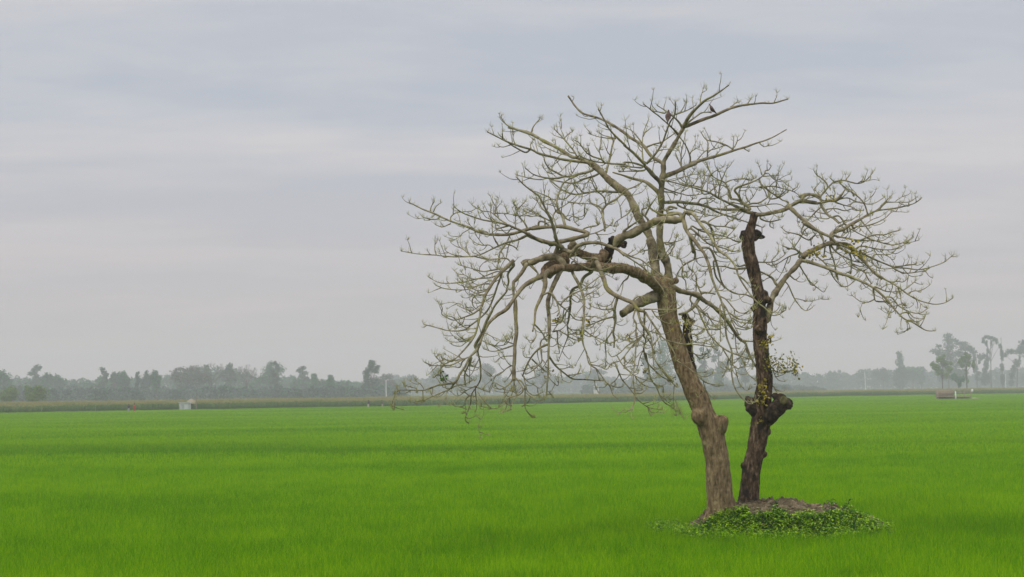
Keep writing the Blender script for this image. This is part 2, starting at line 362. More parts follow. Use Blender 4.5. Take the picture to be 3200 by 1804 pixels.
# every line: thickness at base and tip (photo pixels), depth drift (m), path from the base outwards, read off the photograph
LEFT_TREE = '''
31 22 1.2 J 240,560 J 230,420 J 190,200 J 150,0 E 1950,1452 E 1830,1150 E 1680,900 E 1600,700 E 1480,520 E 1330,380 E 1180,240 E 1050,130 E 940,40 D 1650,1140
31 13 -0.8 J 430,640 J 415,420 J 350,200 J 300,0 I 60,1000 I 85,700 I 75,500 H 590,1380 H 600,1250 H 660,1130 H 760,980 H 850,820 H 890,720
12 4 -1.6 H 890,720 H 960,600 H 1050,480 H 1200,330 H 1340,250 H 1460,170 H 1590,75
13 4 0.8 H 900,710 H 1000,670 H 1200,600 H 1350,545 H 1480,490 H 1640,415 H 1850,375 H 2060,350 H 2250,345 W 2462,310
7 3 0.6 H 940,670 H 1080,560 H 1170,500 H 1260,488 H 1320,500
8 3 -0.8 H 880,730 H 820,630 H 730,540 H 640,470 H 500,385
7 3 -1.4 H 830,830 H 720,720 H 640,640 H 530,540 H 420,470 H 290,365
5 3 -0.6 H 620,500 H 520,480 H 430,470
6 3 0.5 H 780,520 H 900,480 H 1000,440 H 1090,380
4 2 0.4 H 860,480 H 900,420 H 940,345
4 2 0.4 H 1150,380 H 1160,270 H 1195,140
4 2 0.4 H 1610,410 H 1680,350 H 1720,315
4 2 0.3 H 1860,370 H 1920,290
16 4 0.8 E 2000,530 E 1900,430 E 1780,340 E 1650,300 E 1500,260 E 1280,190
17 3 1.2 I 75,270 I 250,200 I 450,110 I 600,50 H 1000,1270 H 1250,1190 H 1500,1120 H 1750,1040 H 2000,960 H 2250,870 H 2420,770 W 2457,405
6 3 0.8 H 1650,1055 H 1560,1000 H 1400,940 H 1250,900 H 1170,800
6 3 -0.6 H 1000,1260 H 1000,1150 H 950,1020 H 860,890 H 760,780
6 3 0.4 H 1260,1190 H 1270,1050 H 1270,960 H 1240,890
4 2 0.4 H 1090,1230 H 1180,1130 H 1270,1050
4 2 0.4 H 1370,1150 H 1430,1090 H 1490,1020
4 2 0.3 H 1650,1050 H 1660,940 H 1660,870
4 2 0.3 H 1670,1020 H 1710,940 H 1715,870
4 2 0.3 H 2050,960 H 2120,1010 H 2190,985
4 2 0.3 H 1820,1040 H 1890,1085
5 2 0.4 H 860,1290 H 870,1100 H 900,950 H 930,780
5 2 0.3 H 870,1320 H 820,1210 H 780,1090
13 5 1.5 I 60,330 H 600,1300 H 420,1150 H 300,1000 H 230,950 H 100,870 H 0,800 D 2050,620 D 1900,530 D 1780,480 D 1560,410 D 1450,310 D 1380,210 D 1335,145
6 3 -0.8 H 340,1020 H 450,975 H 560,950 H 650,890 H 760,810
15 12 -1.2 E 2030,420 E 2000,330 E 1900,230 E 1800,130 E 1760,100
10 4 -0.8 H 320,1290 H 150,1120 H 0,990 D 2200,900 D 2060,760 D 1960,650 D 1870,490 D 1790,340
8 4 -1.0 H 340,1270 H 480,1120 H 580,950 H 640,770 H 700,640 H 770,520 H 775,330
7 4 -0.5 H 300,1310 H 150,1260 H 0,1250 D 2200,1180 D 1900,1160 D 1700,1130 D 1500,1050
6 3 -0.4 H 270,1330 H 130,1320 H 0,1310 D 2130,1210
6 3 -0.4 H 300,1370 H 150,1380 D 2250,1280 D 2100,1290
5 2 0.5 H 290,1250 H 270,1050 H 290,830 H 370,590
5 2 0.3 H 310,800 H 420,720
5 2 0.4 H 270,950 H 130,780 H 0,720
12 8 1.0 D 1400,1070 D 1200,940 D 1000,850 D 850,770 D 700,690 D 550,645 D 430,620
6 3 0.5 D 500,640 D 400,580 D 350,520 D 320,450
5 3 0.5 D 770,720 D 800,620 D 850,550 D 910,485
11 8 0.5 D 1680,1170 D 1550,1110 D 1400,1070
11 4 -1.2 D 1650,1160 D 1350,1120 D 1130,1080 D 900,1020 D 770,960 D 520,880 D 340,810 D 110,690
6 3 -0.6 D 760,960 D 690,1000 D 580,950 D 450,870 D 300,750
4 2 0.4 D 770,940 D 770,880 D 810,815
4 2 0.3 D 530,870 D 500,780 D 515,710
4 2 0.3 D 460,890 D 350,920 D 280,900
6 3 -0.7 D 1900,1170 D 1840,1110 D 1700,1060 D 1600,990 D 1500,850 D 1440,820
6 3 0.9 D 1460,1050 D 1400,950 D 1270,800 D 1130,660
4 2 0.4 D 1270,790 D 1340,720 D 1400,690
4 2 0.4 D 1260,790 D 1120,745
5 2 -0.4 D 1430,1010 D 1350,990 D 1295,920
5 2 0.6 D 1430,1070 D 1200,1010 D 1050,950 D 920,880
9 5 1.0 D 1910,1300 D 1930,1220 D 1980,1000 D 2030,800
5 2 0.6 D 2030,800 D 1800,770 D 1650,720
5 2 0.5 D 2040,790 D 1850,740 D 1770,690
5 2 0.4 D 2050,800 D 2000,700 D 1900,610
5 2 -0.5 D 1800,970 D 1830,880 D 1830,820
5 2 -0.5 D 1870,1150 D 1820,1040 D 1800,960
9 4 -1.0 D 1700,1270 D 1500,1330 D 1300,1370 D 1150,1300 D 1050,1240 D 990,1150 D 970,1090
8 3 -1.5 D 1300,1360 D 1150,1395 D 950,1380 D 800,1330 D 680,1230
7 3 0.9 D 1780,1330 D 1650,1380 D 1520,1420 E 850,290 E 700,350 E 560,340 E 350,300 D 1030,1390 D 900,1410 D 700,1380 D 540,1340
8 4 0.8 E 1360,485 E 1050,470 E 850,500 E 700,520 E 500,440 E 330,300
4 2 0.4 E 760,510 E 710,440 E 710,390
5 2 -0.5 E 640,520 E 560,590 E 440,600 E 300,610 E 215,655
43 24 -2.4 F 2330,840 F 2240,730 F 2100,610 F 1950,520 F 1800,470 F 1650,430 F 1400,420 F 1150,410 F 950,425 F 800,410 F 640,440 F 540,500
18 8 -1.4 F 560,470 F 470,540 F 330,600 F 180,700 F 60,850 B 1980,390 B 1850,560 B 1700,660 B 1580,780 B 1500,930 B 1450,1100
10 6 -0.4 B 1450,1090 B 1390,1190 B 1300,1280 B 1240,1400 C 1230,220 C 1160,320
8 3 -0.6 C 1160,315 C 1080,460 C 950,490 C 800,510 C 620,570 C 420,570 C 230,575 C 165,640
2.5 1.5 -0.1 C 165,640 C 125,760 C 115,850
2.5 1.5 0.1 C 165,640 C 160,760 C 150,890
4 2 -0.3 C 420,570 C 300,625 C 170,635
4 2 0.3 C 490,545 C 400,525 C 310,500
3 2 0.3 C 600,545 C 550,480 C 480,440
3 2 0.1 C 585,580 C 585,650 C 590,740
3 2 0.1 C 495,570 C 495,620
6 2 0.6 C 1080,460 C 990,570 C 900,610 C 780,660 C 680,700 C 560,755
3 2 0.3 C 880,610 C 820,670 C 750,680 C 720,640
5 2 0.4 C 1010,560 C 1100,510 C 1220,490 C 1350,430
3 2 0.1 C 930,490 C 940,550 C 970,575
5 2.5 0.7 B 1300,1280 C 1200,100 C 1060,130 C 1000,150 C 870,90
5 3 -0.8 C 1200,100 C 1140,130 C 1050,180 C 950,210 C 800,215 C 700,200 C 610,160
5 2 0.3 C 1230,100 C 1180,150 C 1150,230 C 1050,225 C 930,240
4 2 0.2 C 900,195 C 840,140 C 800,80
7 4 0.5 C 1320,90 C 1260,250 C 1230,330 C 1225,420 C 1235,510
6 3 0.6 B 1440,1130 C 1420,0 C 1460,200 C 1460,400 C 1400,530 C 1330,650 C 1310,780 C 1240,960 C 1230,1040 C 1280,1085
4 2 0.4 C 1380,520 C 1250,590 C 1150,660 C 1080,660 C 1020,610
4 2 -0.3 C 1340,650 C 1250,710 C 1230,800 C 1240,940
3 2 -0.3 C 1390,530 C 1500,575 C 1600,610
4 2 0.2 C 1300,670 C 1220,610 C 1170,580
3 2 0.3 C 1250,860 C 1150,830 C 1080,820
13 8 -1.0 A 1960,1280 A 1840,1390 B 1720,60 B 1620,210 B 1540,350 B 1470,520
8 4 -0.6 B 1470,520 B 1440,700 B 1400,870 B 1370,960 B 1280,1100 B 1100,1290 B 1000,1350 B 900,1400
7 3 0.9 B 1780,30 B 1720,200 B 1660,380 B 1580,560 B 1450,700 B 1300,820 B 1200,880 B 1000,890 B 850,860 B 600,790
10 6 -0.9 B 1870,270 B 1840,320 B 1700,480 B 1600,640 B 1540,760 B 1490,900 B 1380,1120
9 5 0.4 A 1960,1350 B 1870,30 B 1880,150 B 1850,290
5 2.5 0.6 B 1690,60 B 1600,90 B 1400,110 B 1200,150 B 1000,170 B 830,160 B 680,80
5 2.5 -0.6 B 1620,190 B 1550,180 B 1450,200 B 1250,270 B 950,260 B 780,200
4 2 0.5 B 1640,150 B 1600,130 B 1470,195 B 1340,230 B 1240,230 B 1110,180
4 2 0.4 B 1570,280 B 1420,320 B 1340,300 B 1280,260
4 2 0.4 B 1560,265 B 1440,285 B 1340,260
5 2 0.5 B 1540,350 B 1400,350 B 1340,420 B 1360,520 B 1460,600 B 1580,660
4 2 0.3 A 1720,1440 B 1500,80 B 1370,110 B 1230,50 B 1170,0
6 2.5 -0.8 B 1470,530 B 1350,630 B 1200,690 B 1060,730 B 950,690 B 880,640 B 890,560 B 860,500
4 2 -0.3 B 1080,715 B 1030,680 B 950,670
4 2 0.4 B 1340,630 B 1280,580 B 1200,550 B 1115,505
3 2 0.2 B 1290,580 B 1350,570 B 1340,540 B 1230,545
4 2 0.4 B 1370,950 B 1250,1040 B 1100,1060 B 1000,1050 B 935,1015
4 2 -0.4 B 1350,1000 B 1250,1060 B 1170,1120 B 1080,1120 B 1010,1090
4 2 0.4 B 1390,920 B 1280,920 B 1230,885
4 2 0.4 B 1370,965 B 1220,1020 B 1150,990 B 1110,950
4 2 0.3 B 1360,990 B 1190,1050 B 1130,1010
4 2 -0.4 B 1490,1040 B 1600,1090 B 1700,1120 B 1850,1090 B 1920,980 B 1950,880
24 20 0.6 F 780,350 F 680,250 F 550,270 F 400,300 F 250,350
14 7 -1.0 F 230,370 F 150,500 F 50,620 B 1960,160 B 1960,300 B 1985,440
10 3 -0.6 F 270,370 F 350,450 F 420,540 F 480,640
13 12 -0.5 B 1985,420 B 1990,550 B 1990,750 B 2000,950 B 1975,1150 B 1965,1400 C 1965,350 C 1960,430
5 2.5 0.4 B 1970,1110 B 1800,1170 B 1650,1200 B 1500,1160
4 2 -0.4 B 1950,1090 B 1870,1060 B 1830,990
5 2 0.4 C 1930,210 C 1850,260 C 1740,350 C 1600,370
4 2 0.3 C 1920,210 C 1870,170 C 1820,90
4 2 0.3 C 1950,60 C 1850,70 C 1760,90 C 1680,160
4 2 0.4 C 1940,310 C 1880,400 C 1825,465
5 3 -0.5 C 1960,410 C 1850,530 C 1750,570 C 1680,520
5 2 -0.6 C 1970,400 C 1950,560 C 1920,680 C 1860,670 C 1830,640
4 2 0.5 C 1960,420 C 1980,520 C 2000,610
5 2 -0.6 C 2000,400 C 2100,560 C 2060,640 C 1900,700 C 1800,800 C 1700,850 C 1580,850 C 1460,825
4 2 0.2 C 1620,850 C 1540,770 C 1480,690 C 1440,640
2 1.5 0.1 C 1505,850 C 1505,960 C 1440,1060 C 1430,1150 C 1475,1320
3 2 0.1 C 1900,700 C 1910,800 C 1930,885
5 2.5 0.3 C 2060,430 C 2130,540 C 2130,800 C 2180,920 C 2290,1000
3 2 0.2 C 2190,940 C 2250,1000
3 2 0.3 C 1800,570 C 1900,590 C 1970,560
18 10 -0.8 F 750,430 F 700,520 F 640,650 F 580,790 F 545,900 F 540,1000 F 560,1200 F 560,1450
10 4 -0.2 G 562,0 G 560,300 G 550,600 G 545,850 G 520,1150
17 5 -1.4 F 500,520 F 500,700 F 430,880 F 370,1050 F 340,1250 G 340,40 G 310,170
7 3 -0.4 F 460,830 F 560,800 F 640,860 F 690,970 F 720,1100 F 750,1250
6 3 0.6 F 620,850 F 720,970 F 860,1090 F 950,1190 F 1060,1220
8 4 0.5 G 540,370 G 420,430 G 320,530 G 230,680 G 160,850
6 3 -0.5 G 440,440 G 450,620 G 400,690 G 290,780 G 200,820
6 3 0.4 G 430,420 G 440,330 G 480,280 G 540,230
6 3 0.5 G 340,60 G 430,160 G 480,230 G 530,330
4 2 -0.4 G 345,130 G 360,250 G 290,350 G 220,270
5 2 0.3 G 300,590 G 400,690 G 470,750 G 540,800
4 2 0.4 G 160,840 G 250,930 G 340,980 G 420,1030 G 500,950
4 2 -0.4 G 180,850 G 210,980 G 230,1070 G 330,1140 G 470,1095
7 3 0.9 G 560,550 G 650,680 G 780,800 G 920,890 G 1100,900 G 1380,925
4 2 0.4 G 850,840 G 950,830 G 1070,800
4 2 0.3 G 700,740 G 790,740 G 890,700
4 2 0.3 G 550,860 G 620,940 G 690,990 G 700,880
4 2 0.2 G 545,1080 G 630,1180
10 6 -1.6 F 920,500 F 1000,650 F 1060,800 F 1090,950 F 1085,1200 F 1070,1450
6 3 -0.4 G 1072,0 G 1070,330 G 1120,500 G 1170,660 G 1280,740 G 1400,920 G 1480,1010 G 1520,1120 G 1580,1190
5 2 0.5 G 1100,150 G 1230,250 G 1400,320 G 1500,390
4 2 0.4 G 1480,990 G 1600,1020 G 1680,1000
4 2 0.3 G 1190,670 G 1290,690 G 1390,740
4 2 -0.3 F 1080,880 F 1130,840 F 1250,780 F 1330,720
4 2 0.3 F 1030,650 F 1130,710 F 1230,720 F 1320,670
11 6 0.8 F 1200,480 F 1080,570 F 1020,690 F 900,770 F 880,1000 F 850,1250
6 3 0.9 F 1330,550 F 1180,660 F 1050,760 F 900,830 F 780,920 F 740,980
5 2.5 0.5 F 880,1000 F 800,1120 F 740,1250 G 700,60 G 620,180
4 2 0.4 F 880,870 F 970,940 F 1060,930
5 2 0.4 F 850,1250 G 840,100 G 850,240 G 780,420 G 700,630
4 2 0.4 G 830,120 G 950,160 G 1070,150
4 2 0.3 G 850,250 G 950,300 G 1060,310
5 2 0.3 G 620,180 G 720,170 G 840,230 G 960,190
5 2 0.2 G 690,230 G 690,350 G 720,500 G 640,500
17 11 -1.8 F 1180,400 F 1270,340 F 1330,450 F 1390,600 F 1440,740 F 1550,830 F 1700,900 F 1830,960 F 1890,1050 F 1990,1080
8 4 -0.6 F 1890,1060 F 1950,1250 F 2080,1430 G 1980,70 G 2090,220 G 2120,400 G 2150,580 G 2280,750 G 2420,920
5 3 0.5 K 100,250 K 180,400 K 210,560 K 300,720 K 440,900 K 560,1020
7 3 -0.6 F 2010,1090 F 2060,1170 F 2150,1290 F 2250,1440 K 240,170 K 330,260 K 420,320 K 650,375 K 850,380 K 1080,405 K 1170,385
4 2 0.2 K 700,378 K 850,330 K 870,290
5 3 -0.5 K 400,320 K 480,440 K 530,540 K 540,630
10 5 0.5 F 1590,880 F 1550,1050 F 1560,1200 F 1530,1400 G 1550,280 G 1540,420
5 3 0.4 G 1540,130 G 1480,230 G 1410,350 G 1420,560 G 1415,720
4 2 0.3 G 1540,330 G 1460,360 G 1400,320
6 3 -1.0 F 1860,1050 F 1830,1180 F 1880,1280 F 1870,1450 G 1890,200 G 1870,450 G 1850,700 G 1840,900 G 1860,1150
4 2 -0.3 G 1860,1150 G 1840,1280 G 1790,1370 G 1700,1360 G 1610,1430
4 2 0.4 G 1860,1160 G 1950,1250 G 2070,1320 G 2270,1360
3 2 0.2 G 2070,1320 G 2110,1390 G 2190,1400 G 2240,1350
4 2 0.3 G 1860,1110 G 1950,1110 G 2030,1050
7 4 0.7 F 2000,1090 F 2000,1250 F 1990,1440 G 2020,300 G 1990,450 G 2050,640 G 2150,750 G 2250,850 G 2400,930
4 2 0.4 G 1990,450 G 1940,560 G 1900,720 G 1850,800
5 2.5 0.5 G 2010,210 G 1870,310 G 1730,400 G 1640,490 G 1520,560 G 1450,490
5 2.5 -0.5 G 1930,280 G 1840,370 G 1740,500 G 1640,610 G 1510,650 G 1440,740 G 1380,740
4 2 0.3 G 1680,570 G 1740,640 G 1830,660
5 3 0.4 G 1570,680 G 1650,880 G 1760,1010 G 1860,1140
4 2 -0.5 G 1600,560 G 1650,650 G 1720,740 G 1850,840 G 2000,910 G 2150,960 G 2200,1040
4 2 0.3 G 1860,860 G 1950,960 G 2080,1020 G 2200,1030
5 3 0.5 G 2020,500 G 2060,680 G 2100,870 G 2180,1000 K 340,1010 K 350,1100
4 2 0.3 K 250,1020 K 330,1200 K 450,1300 K 620,1410
4 2 0.1 K 520,1020 K 510,1280 K 550,1450
5 2 0.4 F 1750,580 F 1680,640 F 1600,780
4 2 0.3 F 1550,870 F 1500,970 F 1400,1010 F 1310,990
5 2 0.5 F 1540,1040 F 1400,1060 F 1280,1030 F 1180,990
6 3 0.5 F 1530,1165 F 1400,1200 F 1300,1240 F 1120,1320
5 2 -0.4 F 2070,960 F 1990,870 F 1900,860 F 1840,900
15 9 1.6 F 700,60 F 600,60 E 900,1130 E 700,1050 E 500,1010 E 250,1020 E 50,1040 A 2300,770 A 2100,830 A 1850,890 A 1600,890
9 4 1.0 A 1600,890 A 1400,830 A 1200,750 A 1000,680 A 800,590 A 600,510 A 380,400
5 2 0.4 A 1010,700 A 1010,620 A 1080,560 A 1180,545 A 1310,535 A 1400,490
5 2 0.3 A 1010,720 A 900,770 A 850,765 A 780,740
4 2 0.3 A 820,650 A 750,665 A 680,660 A 580,620
4 2 0.2 A 700,530 A 720,460 A 770,385
4 2 0.2 A 745,545 A 790,465 A 865,405
4 2 0.3 A 1410,830 A 1320,770 A 1270,690
4 2 0.3 A 1600,890 A 1540,840 A 1440,830
15 7 -1.2 F 730,180 E 520,1330 E 420,1270 E 300,1250 E 200,1220 E 0,1140 A 2400,1000 A 2250,920 A 2050,820 A 1900,750
7 3 -0.9 A 1900,750 A 1700,700 A 1450,650 A 1250,590 A 1150,540 A 1070,480
5 2.5 0.7 A 1850,720 A 1760,670 A 1690,610 A 1600,550 A 1480,530 A 1330,435
4 2 0.5 A 1700,690 A 1620,610 A 1610,460
4 2 0.3 A 1680,575 A 1680,470 A 1700,375
4 2 0.4 A 1660,570 A 1830,570 A 1960,590
4 2 -0.4 A 1870,570 A 1850,500 A 1830,470
4 2 0.5 A 1990,780 A 1990,600 A 1940,480
6 2.5 0.6 A 2170,800 A 2110,700 A 2020,590 A 1990,500
4 2 0.4 A 1960,600 A 2130,605 A 2330,570
5 2.5 0.4 A 2420,650 A 2320,600 A 2220,530 A 2150,500
3 2 0.3 A 2030,500 A 2080,440 A 2140,380
9 3 1.0 A 2200,870 A 2100,930 A 2000,970 A 1850,1010 A 1650,1100 A 1500,1170 A 1350,1220
5 2.5 0.7 A 1350,1220 A 1100,1225 A 800,1200 A 500,1180 A 260,1140
4 2 0.4 A 1290,1200 A 1220,1130 A 1140,1070 A 1110,1010
4 2 0.4 A 1120,1215 A 1000,1170 A 920,1120
4 2 0.4 A 1650,1095 A 1590,1050 A 1480,1050 A 1370,1010 A 1305,950
4 2 0.2 A 790,1190 A 765,1100 A 770,990
4 2 0.3 A 1300,1210 A 1250,1110 A 1250,1030
5 2.5 -0.4 A 1720,1040 A 1660,930 A 1640,800 A 1640,690
5 3 -0.5 A 1900,910 A 1830,1050 A 1750,1180 A 1710,1400
5 2 0.5 A 1850,1030 A 1940,1060 A 2010,1090 A 2040,970
4 2 0.5 A 1370,1220 A 1500,1250 A 1700,1290 A 1740,1240
5 2.5 0.5 A 1860,1250 A 1750,1250 A 1580,1255 A 1450,1200 A 1340,1155
5 2.5 0.4 A 1760,1400 A 1580,1440 A 1480,1450 A 1300,1390 A 1120,1340
4 2 0.4 A 1750,1400 A 1900,1390
6 3 0.5 A 1900,750 A 1700,800 A 1690,700
4 2 0.4 A 1920,800 A 1850,870 A 1740,770 A 1700,720
12 9 -1.0 E 470,1300 E 430,1200 E 400,1080 E 370,980 E 340,870
8 4 -0.6 E 340,880 E 230,670 E 150,540 E 0,420 A 2100,110 A 2010,20
5 2.5 0.5 E 340,860 E 260,780 E 150,640 E 120,540
5 2.5 0.4 E 340,930 E 230,870 E 50,760
5 2.5 0.5 E 370,900 E 400,810 E 470,740 E 600,660 E 740,540
5 2 0.5 E 600,640 E 720,650 E 900,660 E 1000,670 E 1110,740
9 6 1.3 E 560,1000 E 520,860 E 440,700 E 450,550 E 490,430
6 3 0.5 E 490,430 E 540,350 E 640,290 E 760,240
5 2.5 0.5 E 420,690 E 330,580 E 200,520 E 60,460
5 2 0.3 E 640,520 E 700,440
9 5 -0.4 E 440,790 E 520,820 E 580,890 E 640,920
4 2 -0.4 E 630,880 E 690,850 E 800,900 E 860,840 E 890,780
4 2 0.3 E 690,850 E 680,720 E 690,640
4 2 0.3 E 690,850 E 700,930 E 770,1000
7 4 -0.5 E 150,1020 E 160,940 E 230,940 E 310,990
9 7 -1.2 E 1160,1080 E 1160,1000 E 1130,870 E 1125,760
8 4 0.5 E 1130,750 E 1200,670 E 1350,580 E 1480,460 E 1600,410 E 1720,340
6 3 -0.6 E 1180,670 E 1150,560 E 1020,450 E 960,320
4 2 0.3 E 1220,640 E 1240,560 E 1180,460
5 2 0.4 E 1130,750 E 1060,690 E 960,650 E 900,620
4 2 0.3 E 1110,820 E 1050,720 E 930,650
5 2.5 -0.5 E 1300,1010 E 1330,940 E 1430,870 E 1520,810 E 1560,720 E 1580,620
4 2 -0.3 E 1410,870 E 1400,760 E 1370,640
5 2.5 0.5 E 880,1130 E 1000,1110 E 1120,1060 E 1230,990 E 1280,920
5 2 0.4 E 850,1040 E 950,1010 E 1060,985
5 2 0.3 E 1060,980 E 1030,920 E 1020,860
14 9 -1.4 F 830,160 F 920,180 F 1000,90 F 1150,40 F 1300,40 F 1450,90 F 1600,150 F 1700,220
6 3 -0.4 F 1700,220 F 1850,320 F 2050,480 F 2250,700 F 2330,880
6 3 -0.5 F 1660,180 F 1850,265 F 1950,300 F 2100,420 F 2300,560 F 2410,620
10 6 -0.6 F 1060,270 F 1200,280 F 1290,300
5 3 -0.6 F 920,330 F 1060,390 F 1180,440 F 1320,460 F 1500,420 F 1620,380
6 3 0.4 F 2060,340 F 2150,310 F 2280,280 F 2400,190 J 480,150 J 520,90
5 2 0.4 F 930,170 F 880,260 F 1000,340
30 22 -0.8 E 1350,1230 E 1450,1150 E 1560,1120 E 1650,1060 E 1800,990 E 1950,930 E 2100,910 E 2250,905 E 2350,870
8 4 -0.9 E 1440,1090 E 1550,1000 E 1640,940 E 1720,880
7 4 -0.6 E 1820,910 E 1780,860 E 1730,820 E 1730,740 E 1800,730
6 3 0.5 E 1730,850 E 1680,830 E 1650,780
12 7 0.9 E 2330,900 E 2300,830 E 2200,800 E 2110,800 E 2110,730 E 2150,700 E 2250,730
9 4 0.5 E 2280,810 E 2150,830 E 2000,820 E 1900,770 E 1800,690
7 3 -0.5 E 1790,810 E 1850,700 E 1950,560
15 9 -1.0 I 400,870 I 430,950 I 460,1060 I 510,1140 I 600,1250 I 720,1400 J 970,200 J 1030,350 J 1070,500
9 6 -0.4 J 1070,500 J 1090,580 J 1150,740 J 1210,870 J 1240,960
7 4 -0.2 J 1240,960 J 1270,1080 J 1280,1250 K 1280,0 K 1310,250 K 1390,500 K 1390,800 K 1430,1000 K 1500,1130 K 1600,1230 K 1750,1240
10 7 0.5 I 510,1150 I 530,1250 I 560,1400 J 800,100 J 830,200 J 820,290
6 3 0.4 J 820,290 J 720,340 J 640,400 J 580,490 J 545,580
5 3 0.4 J 640,400 J 640,550 J 690,620 J 705,760
4 2 0.3 J 640,480 J 700,490 J 720,580 J 800,460 J 740,450
4 2 0.3 J 840,290 J 900,270 J 990,260
4 2 0.4 J 640,370 J 590,280 J 460,240
4 2 0.2 J 560,290 J 575,200
12 6 -1.6 I 450,800 I 560,830 I 680,980 I 800,1130 I 900,1300 I 1030,1440 J 1280,220 J 1400,350 J 1460,450
7 4 -0.6 J 1460,430 J 1480,520 J 1550,650 J 1700,860 J 1800,960
5 2.5 -0.3 J 1800,960 J 1900,1030 J 2000,1130 J 2100,1120 J 2210,1050
4 2 0.2 J 1900,1040 J 2000,1090 J 2070,1060 J 2110,1000
8 4 0.8 I 560,830 I 660,930 I 740,930 I 850,1050 I 870,1150 I 900,1300 I 950,1400
8 4 0.6 J 940,120 J 1060,140 J 1130,280 J 1180,450 J 1230,640 J 1320,750 J 1450,810 J 1600,830 J 1700,880
7 4 0.5 J 1110,330 J 1130,500 J 1170,600 J 1280,730
7 3 -0.5 I 530,1040 I 640,1130 I 740,1230 I 850,1300 J 1200,110 J 1300,140 J 1400,175 J 1500,160
6 3 0.7 I 550,1000 I 680,1070 I 880,1120 I 1050,1160 I 1200,1220 I 1280,1245
5 2 0.4 I 740,1210 I 880,1190 I 1050,1190 I 1200,1170
6 3 0.7 I 680,930 I 780,960 I 900,1000 I 1040,1010 I 1190,1050
4 2 0.4 I 1040,1010 I 1100,940 I 1210,890
4 2 0.3 I 1060,1170 I 1130,1110 I 1190,1050
5 2.5 0.5 I 430,770 I 500,840 I 600,760 I 700,790 I 780,830 I 890,850
5 2.5 0.4 I 250,740 I 120,760 I 0,780
12 8 1.8 I 100,640 I 250,640 I 400,645 I 600,660 I 700,690 I 800,720 I 880,770
7 3 0.8 I 880,770 I 1000,820 I 1200,880 I 1350,930 I 1400,955
6 3 0.5 I 330,690 I 470,750 I 620,790 I 740,830
5 2 0.4 I 640,640 I 680,590 I 790,580 I 890,590 I 830,640 I 740,670
5 2 0.4 I 800,930 I 900,870 I 1020,830 I 1180,790
4 2 0.4 I 350,640 I 380,550 I 380,490 I 500,420
4 2 0.4 I 240,640 I 210,580 I 180,530
5 2.5 0.5 I 110,480 I 250,500 I 320,540
5 2.5 0.5 I 120,430 I 230,470 I 380,510 I 500,540 I 690,510
4 2 0.3 I 30,290 I 220,320 I 430,260
4 2 0.3 I 360,120 I 410,170 I 450,280 I 480,380
5 2 -0.4 J 380,40 J 500,40 J 640,0
5 2 0.3 J 270,190 J 120,150 J 0,190
4 2 0.3 J 400,70 J 520,45
21 15 1.0 J 520,720 J 600,760 J 720,800 J 870,830 J 950,900 J 1030,960
15 8 0.9 J 1030,950 J 1150,1040 J 1290,1190 J 1400,1350 J 1480,1450 K 1450,220 K 1540,310
7 4 0.3 K 1530,300 K 1600,360 K 1640,520 K 1700,620 K 1750,720
5 2.5 0.2 K 1590,340 K 1650,480 K 1690,620 K 1705,750
5 2 0.3 K 1560,310 K 1650,320 K 1750,320 K 1900,300
5 2 0.3 K 1600,420 K 1530,540 K 1420,660
4 2 0.2 K 1430,180 K 1400,290
12 7 -0.8 J 890,890 J 800,1010 J 700,1090 J 590,1130
7 4 -0.6 J 840,970 J 880,1050 J 930,1180 J 1030,1390 K 1030,190 K 1180,360 K 1350,480 K 1500,540 K 1680,600
4 2 0.3 K 1250,430 K 1350,600 K 1440,740 K 1490,920 K 1600,1060 K 1700,1030
4 2 0.2 K 1400,680 K 1340,760 K 1250,650
4 2 0.2 K 1430,700 K 1490,740 K 1540,660
5 3 -0.4 J 1210,850 J 1300,900 J 1390,1010 J 1460,1080 J 1550,1110 J 1640,1085
6 3 -0.3 J 1230,930 J 1330,1090 J 1420,1290 J 1500,1440
5 2 0.3 J 1340,1100 J 1480,1190 J 1600,1220 J 1700,1210
4 2 0.3 J 1390,1180 J 1500,1240 J 1690,1270
4 2 0.3 J 1400,1210 J 1500,1310 J 1680,1340
4 2 0.3 J 1440,1330 J 1580,1360 J 1670,1340
7 4 0.5 J 940,800 J 1050,800 J 1140,820
5 2.5 0.4 J 920,790 J 860,660 J 840,530 J 770,450 J 720,490
4 2 0.3 J 850,650 J 850,780
4 2 0.3 J 860,680 J 920,720 J 980,680
6 3 0.5 J 760,910 J 820,990 J 960,1120 J 1100,1210 J 1230,1250
4 2 0.4 J 1010,1110 J 1070,1220 J 1150,1300 J 1250,1290
4 2 0.3 J 870,980 J 950,1080 J 1050,1190 J 1120,1190
5 2.5 0.4 J 700,1090 J 760,1180 J 850,1230
5 3 -0.5 J 1210,1000 J 1210,1250 J 1215,1440 K 1220,330
4 2 -0.3 K 1440,220 K 1460,450 K 1550,600 K 1620,800 K 1760,930
5 2 0.4 J 700,1250 J 850,1300 J 1000,1350 J 1180,1350
5 2 0.4 K 740,220 K 850,230 K 930,200
4 2 0.4 K 760,300 K 850,350 K 950,350 K 1100,375
4 2 0.4 K 790,490 K 900,540 K 970,520 K 1040,490
4 2 -0.4 K 560,620 K 720,720 K 830,800 K 920,850 K 1000,860 K 1100,815
4 2 0.3 K 860,840 K 1000,950 K 1130,980 K 1260,1000
5 2.5 -0.4 J 50,1050 J 300,1050 J 450,1060 J 560,1040 J 640,1000
5 2 -0.3 J 180,1060 J 250,1170 J 370,1250 J 510,1280
'''
